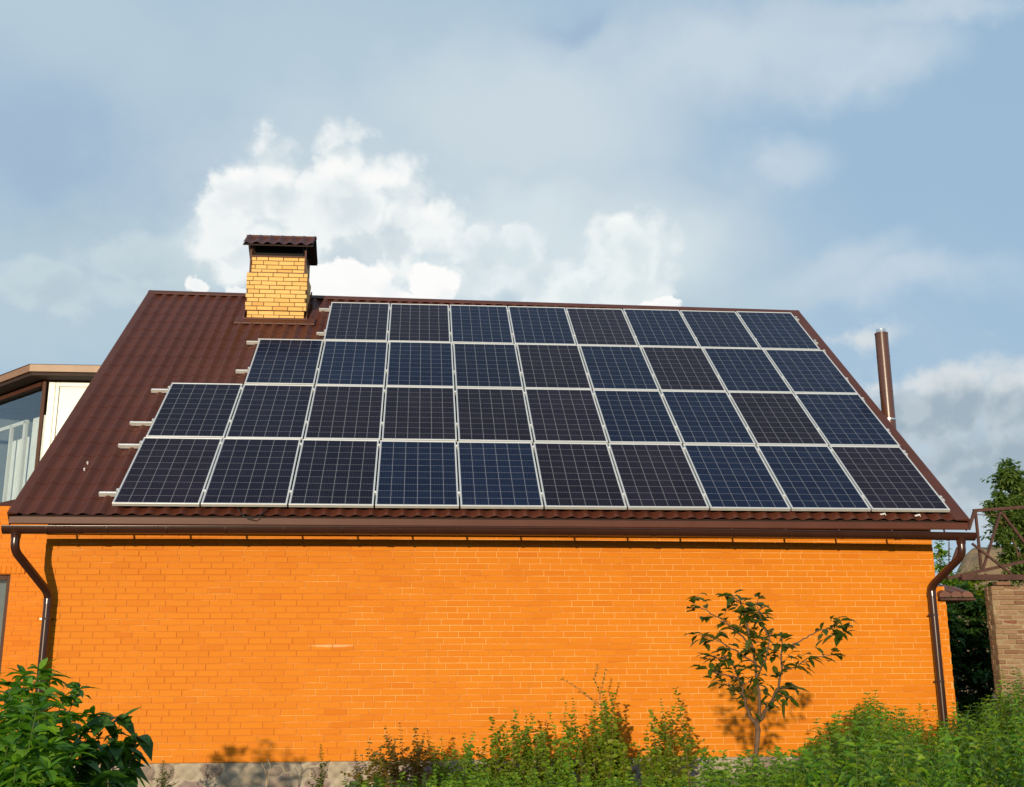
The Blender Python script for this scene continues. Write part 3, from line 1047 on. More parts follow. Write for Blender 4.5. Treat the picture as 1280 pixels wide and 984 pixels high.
# ------------------------------------------------------------------ solar array
PW, PH, PX0, PY0, PZ0 = 1.012, 1.675, 0.8563, -0.5000, 2.9198
PWID, PHEI = 0.992, 1.650
BLUE = (0.0062, 0.0115, 0.033, 1); BLU2 = (0.0070, 0.0105, 0.027, 1); VIO = (0.0115, 0.0090, 0.0180, 1); VIO2 = (0.0098, 0.0092, 0.0205, 1)
ROWS = [(0, 10, 'VvvbbVVbbV'), (0, 10, 'vvVVVVbbVb'), (1, 9, 'cbbcVbVbb'), (2, 8, 'vVbbVbcb')]
TINT = {'V': VIO, 'v': VIO2, 'b': BLUE, 'c': BLU2}
WORD = {'V': 'violet-black', 'v': 'dark purple', 'b': 'navy blue', 'c': 'dark blue'}
ORD = ['leftmost', 'second from the left', 'third from the left', 'fourth from the left', 'fifth from the left', 'sixth from the left',
       'seventh from the left', 'eighth from the left', 'ninth from the left', 'rightmost']
ROWN = ['bottom row', 'second row from the bottom', 'third row from the bottom', 'short top row']
ROWDX = [[0, 0], [0.018, 0.018], [0.02, 0.02], [0.0, -0.02]]


def panel_origin(u, v):
    return Vector((PX0 + u * PW, PY0 + v * PH * CP, PZ0 + v * PH * SP))


def make_panel():
    root = thing('solar_panel', 'x', 'solar panel', 'solar panels on the roof')
    f = MB()
    D, LW = 0.038, 0.0145
    x1, y1 = PWID, PHEI
    f.box(0, x1, 0, LW, -D, 0, bev=.0015); f.box(0, x1, y1 - LW, y1, -D, 0, bev=.0015)
    f.box(0, LW, LW, y1 - LW, -D, 0, bev=.0015); f.box(x1 - LW, x1, LW, y1 - LW, -D, 0, bev=.0015)
    f.build('frame', M['aluminium'], root)
    c = MB(); c.box(LW - .003, x1 - LW + .003, LW - .003, y1 - LW + .003, -.010, -.004)
    c.build('cell_sheet', M['cells'], root)
    b = MB(); b.box(.43, .56, 1.50, 1.60, -.030, -.0105, bev=.003); b.build('junction_box', M['cable'], root)
    return root


proto = make_panel()
prg = random.Random(5)
first = True
for r, (u0, n, kinds) in enumerate(ROWS):
    for i in range(n):
        if first:
            root = proto; parts = [c for c in proto.children]; first = False
        else:
            root = proto.copy(); COL.objects.link(root); parts = []
            for ch in proto.children:
                c = ch.copy(); COL.objects.link(c); c.parent = root; parts.append(c)
        dx = ROWDX[r][0] + (ROWDX[r][1] - ROWDX[r][0]) * i / (n - 1)
        root.location = panel_origin(u0 + i, r) + Vector((dx, 0, 0)) + Vector((0, -SP, CP)) * prg.uniform(-.0012, .0012)
        root.rotation_euler = (PIT + prg.uniform(-.0025, .0025), prg.uniform(-.0022, .0022), 0)
        k = kinds[i]
        pos = 'rightmost' if i == n - 1 else ORD[i]
        root['label'] = '%s solar panel, %s in the %s' % (WORD[k], pos, ROWN[r])
        for p in parts:
            if p.name.startswith('cell_sheet'):
                j = prg.uniform(.9, 1.12)
                p.color = tuple(x * j for x in TINT[k][:3]) + (1,)

# mounting rails, two a row, their ends showing left of the panels
RV = [(0.185, 0.906), (0.284, 0.897), (0.319, 0.974), (0.224, 0.859)]
RLEFT = [(0.748, 0.679), (0.677, 0.734), (1.804, 1.806), (2.854, 2.807)]
RLAB = {(0, 0): 'lowest aluminium rail, its end sticking out at the lower left of the bottom row', (0, 1): 'aluminium rail under the upper half of the bottom panel row',
        (1, 0): 'aluminium rail under the lower half of the second panel row', (1, 1): 'aluminium rail near the top edge of the second panel row',
        (2, 0): 'aluminium rail under the lower half of the third panel row', (2, 1): 'aluminium rail near the top edge of the third panel row',
        (3, 0): 'aluminium rail under the lower half of the short top panel row', (3, 1): 'topmost aluminium rail, its end beside the chimney'}
for r, (u0, n, _) in enumerate(ROWS):
    for h in (0, 1):
        y = RV[r][h] * PH
        root = thing('mounting_rail', RLAB[(r, h)], 'rail', 'mounting rails under the solar panels', loc=panel_origin(0, 0))
        root.rotation_euler = (PIT, 0, 0)
        xl = RLEFT[r][h] - PX0 - 0.12; xr = 10 * PW + 0.045
        y0 = r * PH + RV[r][h] * PH
        m_ = MB()
        m_.box(xl, xr, y0 - .022, y0 - .004, -.085, -.0395); m_.box(xl, xr, y0 + .004, y0 + .022, -.085, -.0395); m_.box(xl + .001, xr, y0 - .004, y0 + .004, -.083, -.0425)
        m_.build('rail_bar', M['aluminium'], root)
        dx = ROWDX[r][0]
        for i in range(n + 1):
            xc = dx + (u0 + i) * PW - (PW - PWID) / 2
            cmb = MB()
            if 0 < i < n:
                cmb.box(xc - .0085, xc + .0085, y0 - .022, y0 + .022, -.038, -.002); cmb.box(xc - .020, xc + .020, y0 - .022, y0 + .022, .0008, .0045, bev=.001)
                cmb.tube([(xc, y0, .0045), (xc, y0, .010)], .0065, 6)
            else:
                sg = 1 if i == n else -1
                xc = dx + (u0 * PW - .002 if i == 0 else (u0 + n) * PW - (PW - PWID) + .002)
                cmb.box(min(xc, xc + sg * .022), max(xc, xc + sg * .022), y0 - .022, y0 + .022, -.038, .0045)
                cmb.box(xc - .010, xc + .010, y0 - .022, y0 + .022, .0008, .0040)
            cmb.build('clamp', M['aluminium'], root)
        for i in range(9):
            xx = xl + .55 + i * (xr - xl - 1.0) / 8
            f = MB(); f.box(xx - .02, xx + .02, y0 - .03, y0 + .03, -.125, -.0805); f.build('roof_hook', M['aluminium'], root)

# loose cable under the bottom row, two pale hooks at the lower right
cbm = MB()
pts = []
for px, py in ((297, 634), (300, 641), (307, 647), (316, 648.5), (325, 645), (332, 637), (336, 632)):
    dd = ray(px, py); nn = Vector((0, -SP, CP)); pt = roofp(0, 0, .058)
    pts.append(CAM + dd * ((pt - CAM).dot(nn) / dd.dot(nn)))
cbm.tube(pts, .006, 6)
tag(cbm.build('cable', M['cable'], smooth=60), 'black cable looping down below the bottom panel row near its left end', 'cable')
for k, (px, py, an) in enumerate(((1104, 643.5, .2), (1147.5, 645, .35))):
    dd = ray(px, py); nn = Vector((0, -SP, CP)); pt = roofp(0, 0, .05)
    q = CAM + dd * ((pt - CAM).dot(nn) / dd.dot(nn))
    s = MB(); s.bar(q - Vector((.035, -.005, .0)), q + Vector((.035, .02, .018)), .018, .012, up=nn)
    s.bar(q + Vector((.033, .02, .018)), q + Vector((.045, .03, .0)), .016, .010, up=nn)
    tag(s.build('roof_clip', M['pale']), ('small pale clip lying on the roof edge, the left one of two', 'small pale clip lying on the roof edge, nearer the right corner')[k], 'clip', 'pale clips on the roof edge')

# ------------------------------------------------------------------ left wing with glazed balcony
wing = thing('house_wing', 'orange brick wing with glazed corner balcony behind the left roof edge', 'house wing')
WY = 4.25
ww = MB()
wz0 = -0.05


lay_bricks(ww, (-4.2, WY, 0), (-0.06, WY, 0), wz0, 49, (0, -1, 0), rng=random.Random(21), hole=(1.25, 2.37, .98, 2.50))
ww.k = 1
for (xa, xb, z0, z1) in ((-4.198, -2.95, wz0, 3.55), (-1.83, -.062, wz0, 3.55), (-2.95, -1.83, wz0, .98), (-2.95, -1.83, 2.50, 3.55)):
    ww.box(xa, xb, WY + .0055, WY + .32, z0, z1)
ww.build('wall', [M['brick'], M['mortar']], wing)
sw = MB(); sw.box(-4.2, -3.9, WY + .321, 10.0, GZ, 3.55); sw.box(-4.2, -.06, 9.7, 10.0, GZ, 3.55); sw.box(-3.9, -.36, WY + .321, 9.7, 3.3, 3.52); sw.build('side_wall', M['brick'], wing)
pl = MB(); pl.box(-4.19, -.07, WY + .012, WY + .3, GZ - .2, wz0 - .002); pl.build('plinth', M['stone'], wing)
lt = MB()
lay_bricks(lt, (-3.15, WY - .03, 0), (-1.62, WY - .03, 0), 2.505, 1, (0, -1, 0), course=.12, pitch=.075, rng=random.Random(2))
lt.box(-3.14, -1.63, WY - .022, WY + .004, 2.508, 2.622)
lt.build('lintel', [M['brick']], wing)
wf = MB()
for (xa, xb, z0, z1) in ((-2.95, -2.87, .98, 2.50), (-1.91, -1.83, .98, 2.50), (-2.87, -1.91, .98, 1.06), (-2.87, -1.91, 2.42, 2.50), (-2.42, -2.36, 1.06, 2.42)):
    wf.box(xa, xb, WY + .09, WY + .15, z0, z1, bev=.004)
win = wf.build('window', M['brown_frame'], wing)
gp = MB(); gp.box(-2.87, -1.91, WY + .115, WY + .121, 1.06, 2.42); gp.build('pane', M['glass'], win)
bk = MB(); bk.box(-2.95, -1.83, WY + .33, WY + .36, .9, 2.55); bk.build('dark_room_sheet', M['room'], win)  # dark sheet behind the pane; its colour stands in for the dim room
# balcony plan: straight front then a 45 degree corner
B0 = Vector((-0.35, WY, 0)); B1 = Vector((-1.60, WY, 0)); B2 = Vector((-3.35, WY + 1.85, 0)); BZ0, BZ1 = 3.56, 5.60
sl = MB()


def slab(mb, off, z0, z1):
    plan = [Vector((-.06, WY - off, 0)), Vector((B1.x - off * .42, WY - off, 0)), Vector((B2.x - off * .7, B2.y - off * .7, 0)), Vector((B2.x - off, 9.6, 0)), Vector((-.06, 9.6, 0))]
    n = len(plan)
    lo = [(p.x, p.y, z0) for p in plan]; hi = [(p.x, p.y, z1) for p in plan]
    mb.add(lo + hi, [tuple(range(n)), tuple(range(n, 2 * n))[::-1]] + [(i, (i + 1) % n, n + (i + 1) % n, n + i) for i in range(n)])


slab(sl, .05, 3.553, 3.66)
sl.build('sill_band', M['brown_frame'], wing)
bal = MB()
dirv = (B2 - B1).normalized(); nrm = Vector((dirv.y, -dirv.x, 0))
if nrm.y > 0: nrm = -nrm


def onface(s, z, d=0.0):
    return B1 + dirv * s + nrm * d + Vector((0, 0, z))


fr = MB()
L2 = (B2 - B1).length
fr.bar(onface(0.0, BZ0 + .1), onface(0.0, BZ1), .052, .052)
fr.build('corner_post', M['brown_frame'], wing)
tb = MB(); tb.bar(onface(.05, BZ1 - .06), onface(L2, BZ1 - .06), .07, .09, up=nrm); tb.bar(onface(.05, BZ0 + .13), onface(L2, BZ0 + .13), .07, .06, up=nrm); tb.bar(onface(L2, BZ0 + .1), onface(L2, BZ1), .08, .08)
cas = tb.build('glazing_frame', M['brown_frame'], wing)
gl = MB(); pts4 = [onface(.045, BZ0 + .16), onface(L2 - .04, BZ0 + .16), onface(L2 - .04, BZ1 - .105), onface(.045, BZ1 - .105)]
gl.add(pts4 + [p - nrm * .006 for p in pts4], [(0, 1, 2, 3), (7, 6, 5, 4), (0, 4, 5, 1), (1, 5, 6, 2), (2, 6, 7, 3), (3, 7, 4, 0)])
gl.build('pane', M['glass'], cas)
# white inner casements and curtains seen through the corner glass
ic = MB()
for s, wd in ((.86, .08), (1.36, .05)):
    ic.bar(onface(s, BZ0 + .16, -.15), onface(s, BZ0 + 1.52, -.15), wd, .05, up=nrm)
ic.bar(onface(.80, BZ0 + 1.50, -.15), onface(L2, BZ0 + 1.50, -.15), .06, .05, up=nrm)
ic.build('inner_casement', M['white_frame'], cas)
cu = MB()
N = 40
vs = []
for i in range(N + 1):
    s = .30 + .44 * i / N
    vs += [onface(s, BZ0 + .16, -.22 + .02 * math.sin(i * 1.3)), onface(s - .02, BZ0 + 1.55, -.22 + .02 * math.sin(i * 1.3))]
cu.add(vs, [(2 * i, 2 * i + 2, 2 * i + 3, 2 * i + 1) for i in range(N)])
vs = []
for i in range(N + 1):
    s = .92 + .80 * i / N
    vs += [onface(s, BZ0 + .16, -.30 + .025 * math.sin(i * 1.1)), onface(s, BZ0 + 1.30, -.30 + .025 * math.sin(i * 1.1))]
cu.add(vs, [(2 * i, 2 * i + 2, 2 * i + 3, 2 * i + 1) for i in range(N)])
cu.build('curtain', M['curtain'], cas, smooth=180)
rmw = MB(); rmw.box(-3.9, -.2, WY + 2.2, WY + 2.25, 3.66, 5.6); rmw.box(-3.52, -3.48, WY + 1.9, WY + 2.2, 3.66, 5.6); rmw.box(-.30, -.26, WY + .1, WY + 2.2, 3.66, 5.6); rmw.build('inner_wall', M['room'], wing)
wp = MB()
for (xa, xb, z0, z1) in ((-1.54, -1.435, BZ0 + .10, BZ1 - .02), (-1.43, -1.375, BZ0 + .10, BZ1 - .02), (-1.375, -.36, BZ1 - .10, BZ1 - .02), (-1.375, -.36, BZ0 + .10, BZ0 + .17), (-.42, -.36, BZ0 + .17, BZ1 - .10)):
    wp.box(xa, xb, WY + .01, WY + .07, z0, z1, bev=.006)
pf = wp.build('panel_frame', M['white_frame'], wing)
wq = MB(); wq.box(-1.374, -.421, WY + .035, WY + .055, BZ0 + .171, BZ1 - .101); wq.build('white_board', M['white_panel'], pf)
# balcony roof: fascia band, dark soffit, low tiled hip
rf2 = MB(); slab(rf2, .30, BZ1, BZ1 + .05); rf2.build('soffit', M['under_metal'], wing)
rf3 = MB(); slab(rf3, .345, BZ1 + .052, BZ1 + .165); br = rf3.build('roof_fascia', M['tan_trim'], wing)
rf4 = MB()
z0 = BZ1 + .168
pr = [Vector((-.06, WY - .36, z0)), Vector((B1.x - .15, WY - .36, z0)), Vector((B2.x - .26, B2.y - .26, z0)), Vector((B2.x - .37, 9.6, z0)), Vector((-.06, 9.6, z0))]
ap = [Vector((-.06, WY + 1.5, z0 + .30)), Vector((-1.7, WY + 1.9, z0 + .30)), Vector((-2.0, WY + 2.3, z0 + .30)), Vector((-2.0, 9.6, z0 + .30)), Vector((-.06, 9.6, z0 + .30))]
rf4.add(pr + ap, [(i, (i + 1) % 5, 5 + (i + 1) % 5, 5 + i) for i in range(5)] + [(5, 6, 7, 8, 9)])
rf4.build('balcony_roof', M['tile_metal'], wing)

# ------------------------------------------------------------------ right side: pier, coping, truss, old wall
pier = thing('brick_pier', 'narrow orange brick pier behind the right downpipe', 'pier')
pm = MB()
PA = at(1163, 760, .12).x; PB = at(1183, 755, .12).x
lay_bricks(pm, (10.93, .12, 0), (PB, .12, 0), GZ, 35, (0, -1, 0), pitch=.19, rng=random.Random(8))
lay_bricks(pm, (PB, .222, 0), (PB, .50, 0), GZ, 35, (1, 0, 0), rng=random.Random(9))
pm.k = 1; pm.box(10.932, PB - .0055, .1255, .50, GZ, GZ + 35 * COURSE - .002)
pm.build('shaft', [M['brick'], M['mortar']], pier)
co = thing('tile_canopy', 'small brown tile canopy between the orange pier and old wall', 'canopy')
cz = at(1190, 748, .1).z
x0c = at(1172, 748, .1).x; x1c = at(1213, 748, .1).x
bdm = MB(); bdm.box(x0c, x1c + .03, .02, .75, cz - .03, cz, bev=.004); bdm.build('board', M['rust'], co)
nt = 3
for i in range(nt):
    xm = x0c + .075 + i * .145
    t = MB()
    vs, fs = [], []
    for j, (yy, zz, rr_) in enumerate(((.035, cz + .012, .080), (.40, cz + .11, .070), (.74, cz + .16, .064))):
        for k in range(11):
            a = math.pi * k / 10
            vs.append((xm - math.cos(a) * rr_, yy, zz + math.sin(a) * rr_ * .9))
    for j in range(2):
        for k in range(10):
            fs.append((j * 11 + k, j * 11 + k + 1, (j + 1) * 11 + k + 1, (j + 1) * 11 + k))
    fs.append(tuple(range(11))[::-1])
    t.add(vs, fs)
    t.build('tile', M['coping'], co, smooth=60)

tr = thing('steel_truss', 'rusty brown steel lattice truss reaching right from the roof corner', 'truss')
TY = 4.12


def tbar(name, a, b, w, h=None, dy=0.0):
    m_ = MB(); A = at(*a, TY); B = at(*b, TY); A.y += dy; B.y += dy
    m_.bar(A, B, w, h or w)
    return m_.build(name, M['rust'], tr)


def ext(a, b, t):
    return (a[0] + (b[0] - a[0]) * t, a[1] + (b[1] - a[1]) * t)


tbar('top_chord', (1216.5, 638.5), ext((1216.5, 638.5), (1280, 634), 3.2), .050)
tbar('bottom_chord', (1184, 723), ext((1184, 723), (1280, 702), 2.3), .050)
tbar('end_brace', (1211, 662), (1218.5, 637.7), .044, dy=.002)
tbar('web_bar', (1219.4, 640), (1226.8, 711.8), .038, dy=.003)
tbar('web_bar', (1250.5, 640), (1228.6, 711.8), .036, dy=-.003)
tbar('web_bar', (1251.5, 640), (1300, 704), .038, dy=.004)
tbar('web_bar', (1336, 634), (1302, 694), .036, dy=-.004)
tbar('cross_brace', (1213, 680), (1267, 722), .034, dy=-.055)
tbar('cross_brace', (1199, 684), (1185, 722), .034, dy=.055)
tbar('tie_rod', (1221, 643.5), (1250, 644), .012)
tbar('tie_rod', (1191.5, 676), (1191.5, 716), .014, dy=.15)
tbar('lower_beam', (1200, 722), ext((1200, 722), (1266, 722), 2.6), .090, .14, dy=.0)

ow = thing('old_brick_wall', 'weathered tan brick wall of the neighbour under the truss', 'wall')
om = MB()
OX0 = 13.74
rgo = random.Random(31)


def oskip(s, z):
    return z > 2.37 + .10 * math.sin(s * 3.1) * math.sin(s * 7.7) + s * .05 + rgo.uniform(-.04, .04)


lay_bricks(om, (OX0, 4.0, 0), (OX0 + 9, 4.0, 0), GZ, 43, (0, -1, 0), rng=rgo, joint=.016, jit=.014, cham=.010, skip=oskip, pitch=.25, course=.078, depth=.12)
lay_bricks(om, (OX0, 4.24, 0), (OX0, 4.125, 0), GZ, 37, (-1, 0, 0), rng=rgo, joint=.014, jit=.008, cham=.006, course=.078)
om.k = 1; om.box(OX0 + .008, OX0 + 8.99, 4.012, 4.24, GZ, 2.30)
om.build('masonry', [M['old_brick'], M['old_mortar']], ow)


# ------------------------------------------------------------------ vegetation
UP = Vector((0, 0, 1))


def leaf(mb, p, d, up, L, W, droop=0.25, fold=0.25, shape='lance'):
    """one folded leaf; d = direction, up = rough upper side"""
    d = d.normalized()
    s = d.cross(up)
    if s.length < 1e-4: s = d.orthogonal()
    s.normalize(); n = s.cross(d).normalized()
    prof = {'lance': ((0.0, .06), (.28, .42), (.60, .40), (1.0, 0.0)), 'oval': ((0.0, .05), (.25, .44), (.65, .46), (1.0, 0.0)),
            'heart': ((0.0, .30), (.16, .50), (.50, .42), (1.0, 0.0)), 'blade': ((0.0, .5), (.4, .45), (.75, .3), (1.0, 0.0))}[shape]
    vs = []
    for (t, wd) in prof:
        c = p + d * (L * t) - UP * (droop * L * t * t)
        h = n * (fold * wd * W)
        if wd == 0.0:
            vs.append(c)
        else:
            vs += [c - s * wd * W + h, c, c + s * wd * W + h]
    fs = []
    for i in range(2):
        a = i * 3
        fs += [(a, a + 1, a + 4, a + 3), (a + 1, a + 2, a + 5, a + 4)]
    fs += [(6, 7, 9), (7, 8, 9)]
    mb.add(vs, fs)


def rdir(rg, zlo=-1, zhi=1):
    a = rg.uniform(0, 2 * math.pi); z = rg.uniform(zlo, zhi); q = math.sqrt(max(0, 1 - z * z))
    return Vector((q * math.cos(a), q * math.sin(a), z))


def interp(pts, n):
    out = []
    for a, b in zip(pts[:-1], pts[1:]):
        for k in range(n):
            out.append(a.lerp(b, k / n))
    out.append(pts[-1])
    return out


# --- sapling in front of the wall
def build_sapling():
    rg = random.Random(17)
    t = thing('sapling_tree', 'slender young fruit tree with dark leaves in front of the orange wall', 'tree')
    Y = -5.6
    K = 2.783

    def P(cx, cy, dy=0.0):
        cx = 345 + (cx - 345) * .92
        if cy < 570: cy = 570 + (cy - 570) * .94
        return at(820 + cx / K, 700 + cy / K, Y + dy)
    base = P(342, 740); base = Vector((base.x - .02, Y, GZ))
    tm = MB()
    trunk = [base, P(342, 740), P(352, 640), P(356, 590), P(350, 565)]
    tm.tube(trunk, [.023, .019, .017, .020, .017], 9)
    stems = [
        [(350, 570, 0), (322, 540, .02), (306, 480, .04), (292, 430, .02), (272, 370, -.03), (250, 330, -.05), (205, 325, -.08), (165, 315, -.1)],
        [(355, 565, 0), (362, 500, -.05), (352, 400, -.1), (340, 300, -.12), (312, 200, -.10), (290, 120, -.06), (255, 92, -.04)],
        [(362, 560, 0), (392, 510, .05), (432, 440, .10), (446, 370, .12), (445, 300, .12), (448, 245, .10)],
        [(446, 350, .12), (470, 370, .1), (500, 362, .06), (540, 325, .04), (600, 322, .02), (660, 315, 0)],
        [(446, 300, .12), (490, 275, .14), (540, 250, .16), (585, 225, .16), (640, 215, .15), (690, 205, .15)],
        [(340, 300, -.12), (285, 235, -.02), (225, 190, .04), (160, 152, .1), (105, 120, .12)],
        [(345, 345, -.1), (270, 300, -.2), (200, 260, -.22), (135, 240, -.2)],
        [(280, 400, 0), (230, 388, -.1), (168, 380, -.15)],
        [(352, 400, -.1), (385, 330, -.22), (400, 260, -.25), (370, 190, -.22), (345, 120, -.2)],
        [(312, 200, -.1), (345, 170, .0), (372, 145, .05)],
        [(306, 480, .04), (262, 430, .12), (240, 420, .16)],
        [(392, 510, .05), (430, 470, -.02), (480, 470, -.06)],
        [(432, 440, .1), (470, 435, .16), (492, 440, .18)],
    ]
    lm = MB()
    for si, st in enumerate(stems):
        pts = interp([P(*q) for q in st], 4)
        r0 = .012 if si < 3 else .0055
        n = len(pts)
        pts = [p + Vector((rg.uniform(-1, 1), rg.uniform(-1, 1), rg.uniform(-1, 1))) * .006 for p in pts]
        tm.tube(pts, [r0 * (1 - .8 * i / (n - 1)) + .0015 for i in range(n)], 6)
        L = sum((b - a).length for a, b in zip(pts[:-1], pts[1:]))
        start = .30 if si < 2 else (.45 if si == 2 else .2)
        dens = 27 if si not in (3, 4) else 40
        cnt = int(L * dens)
        for k in range(cnt):
            f = start + (1 - start) * ((k + rg.random()) / cnt)
            if si in (3, 4) and rg.random() < .35 and f < .8: continue
            if si == 4 and f < .62: continue
            i = min(int(f * (n - 1)), n - 2)
            p = pts[i].lerp(pts[i + 1], f * (n - 1) - i)
            tdir = (pts[i + 1] - pts[i]).normalized()
            d = (rdir(rg, -.55, .45) + tdir * .6).normalized()
            p = p + d * .02
            if si not in (3, 4) and k % 3 == 0:
                e = p + d * rg.uniform(.04, .09) + UP * rg.uniform(-.02, .02)
                tm.tube([p - d * .02, e], .0018, 4, False)
                for _q in range(3):
                    leaf(lm, e - d * .02 * _q, (rdir(rg, -.5, .5) + d * .5).normalized(), UP + rdir(rg) * .6, rg.uniform(.065, .105), rg.uniform(.036, .050), rg.uniform(.1, .5), .3, 'oval')
                continue
            leaf(lm, p, d, UP + rdir(rg) * .5, rg.uniform(.07, .125), rg.uniform(.040, .050), rg.uniform(.1, .55), .3, 'oval')
        # bunch at the tip
        tip = pts[-1]
        bunch = {4: 22, 3: 6, 1: 8, 8: 6, 5: 4}.get(si, 4)
        for k in range(bunch):
            d = (rdir(rg, -.6, .6) + (pts[-1] - pts[-3]).normalized() * .3).normalized()
            leaf(lm, tip + rdir(rg) * (.075 if si == 4 else .05) - (pts[-1] - pts[-3]).normalized() * .06, d, UP + rdir(rg) * .5, rg.uniform(.07, .11), rg.uniform(.040, .056), rg.uniform(.1, .6), .3, 'oval')
    # dense clumps
    for (cx, cy, dy, rad, nn) in ((320, 205, -.1, .075, 40), (300, 150, -.08, .07, 30), (350, 250, -.12, .08, 36), (340, 330, -.1, .09, 24), (340, 430, -.02, .09, 34), (315, 500, .03, .06, 18),
                                  (270, 430, .1, .05, 14), (525, 340, .05, .055, 18), (640, 225, .15, .07, 20), (455, 260, .1, .05, 12), (240, 290, -.15, .07, 14), (400, 480, .0, .06, 12), (380, 300, -.2, .08, 16)):
        c = P(cx, cy, dy)
        for k in range(int(nn * .5)):
            d = rdir(rg, -.7, .5)
            leaf(lm, c + rdir(rg) * rad * 1.5 * rg.random() ** .5, d, UP + rdir(rg) * .6, rg.uniform(.06, .100), rg.uniform(.032, .048), rg.uniform(.1, .6), .3, 'oval')
    tm.build('trunk', M['bark'], t, smooth=60)
    lm.build('crown', M['leaf_dark'], t)


build_sapling()


def stem_plant(stm, lvs, rg, base, tip, r0, spacing, L, W, shape='lance', pair=2, first=.25, lean=.05, droop=.3, taper=.5, upz=.25, tw=.75):
    """one stem with leaves in whorls up to the tip"""
    base, tip = Vector(base), Vector(tip)
    H = (tip - base).length
    mid = base.lerp(tip, .55) + Vector((rg.uniform(-1, 1), rg.uniform(-1, 1), 0)) * lean * H
    pts = [base.lerp(mid, t).lerp(mid.lerp(tip, t), t) for t in (0, .2, .4, .6, .8, 1)]
    stm.tube(pts, [r0 * (1 - .13 * i) for i in range(6)], 5, False)
    n = max(3, int(H * (1 - first) / spacing))
    a0 = rg.uniform(0, 6.28)
    for k in range(n + 1):
        f = first + (1 - first) * k / n
        x = f * 5; i = min(int(x), 4)
        p = pts[i].lerp(pts[i + 1], x - i)
        size = 1 - taper * ((f - first) / (1 - first)) ** 1.5
        for j in range(pair):
            a = a0 + k * 1.75 + j * 2 * math.pi / pair + rg.uniform(-.4, .4)
            d = Vector((math.cos(a), math.sin(a), rg.uniform(upz - .35, upz + .35) + .5 * (f > .93)))
            leaf(lvs, p, d, UP + rdir(rg) * tw, L * size * rg.uniform(.8, 1.2), W * size * rg.uniform(.8, 1.2), droop * rg.uniform(.4, 1.5), .25, shape)
    return pts


# --- big-leaved shrub at the lower left
def build_left_shrubs():
    rg = random.Random(23)
    t = thing('leafy_shrub', 'tall bright green shrub with pointed leaves at the lower left corner', 'shrub')
    sm, lm = MB(), MB()
    tips = [(10, 858, -8.2), (50, 838, -8.0), (62, 846, -7.9), (40, 860, -8.3), (80, 872, -8.0), (98, 862, -7.7), (25, 880, -8.5), (5, 875, -8.0), (70, 905, -8.3), (100, 915, -8.0), (40, 925, -8.6), (10, 930, -8.7), (-20, 850, -8.2), (-35, 880, -8.4), (60, 935, -8.7), (118, 893, -7.8), (15, 900, -8.2), (55, 870, -8.4), (85, 895, -8.5), (30, 915, -8.3), (75, 925, -8.1), (0, 945, -8.4), (45, 950, -8.3), (100, 945, -8.2), (20, 975, -8.6), (80, 985, -8.6), (50, 915, -7.9), (-5, 925, -8.0),
            (30, 845, -7.7), (90, 940, -8.6), (20, 955, -8.9), (60, 962, -8.9), (-10, 905, -8.6), (45, 890, -8.8)]
    for (px, py, Y) in tips:
        tip = at(px, py, Y)
        base = Vector((2.45 + rg.uniform(-.35, .25) + (tip.x - 2.45) * .35, -8.1 + rg.uniform(-.35, .35), GZ))
        stem_plant(sm, lm, rg, base, tip, .006, .048, .150, .068, 'lance', 3, .40, .05, .45, .30, .15)
        for k in range(7):
            d = rdir(rg, -.3, .8)
            leaf(lm, tip, d, UP, rg.uniform(.08, .13), rg.uniform(.034, .05), .25, .3, 'lance')
    sm.build('stem', M['stem_green'], t)
    lm.build('foliage', M['leaf_shrub'], t)
    t2 = thing('heart_leaf_shrub', 'dark shrub with broad heart shaped leaves beside the bright corner shrub', 'shrub')
    sm, lm = MB(), MB()
    for (px, py, Y, n) in ((128, 905, -8.0, 0), (150, 900, -7.9, 0), (140, 930, -8.2, 0), (165, 940, -8.0, 0), (120, 945, -8.3, 0), (155, 965, -8.3, 0), (100, 958, -8.4, 0), (170, 925, -7.8, 0), (135, 975, -8.5, 0), (105, 930, -8.2, 0), (80, 975, -8.5, 0)):
        tip = at(px, py, Y)
        base = Vector((2.88 + rg.uniform(-.15, .15), -8.15 + rg.uniform(-.2, .2), GZ))
        pts = stem_plant(sm, lm, rg, base, tip, .005, .070, .115, .095, 'heart', 2, .56, .06, .75, .2, -.15)
        for k in range(4):
            a = rg.uniform(0, 6.28)
            leaf(lm, tip + rdir(rg) * .02, Vector((math.cos(a), math.sin(a), rg.uniform(-.5, .2))), UP, rg.uniform(.09, .13), rg.uniform(.075, .10), .6, .2, 'heart')
    # one upright leaf at the top right
    q = at(146, 903, -7.9)
    leaf(lm, q, Vector((.9, -.25, .55)), Vector((-.3, -.5, 1)), .15, .06, .0, .3, 'lance')
    sm.build('stem', M['stem_brown'], t2)
    lm.build('foliage', M['leaf_heart'], t2)


build_left_shrubs()


# --- a leafy bush standing left of the picture: its shadow falls on the foot of the wall
def build_shadow_bush():
    rg = random.Random(29)
    c = Vector((2.55, 0, .10)) + SUNV * (7.2 / abs(SUNV.y))
    t = thing('garden_bush', 'broad leaved bush standing left of the heart leaved shrub', 'shrub')
    sm, lm = MB(), MB()
    for k in range(17):
        a = rg.uniform(0, 6.28); r = .62 * rg.random() ** .6
        tip = c + Vector((math.cos(a) * r, math.sin(a) * r * .7, .15 - r * .42 + rg.uniform(-.04, .04)))
        stem_plant(sm, lm, rg, (c.x + rg.uniform(-.12, .12), c.y + rg.uniform(-.12, .12), GZ), tip, .005, .06, .17, .085, 'lance', 2, .62, .04, .3, .3)
    sm.build('stem', M['stem_green'], t); lm.build('foliage', M['leaf_shrub'], t)


build_shadow_bush()


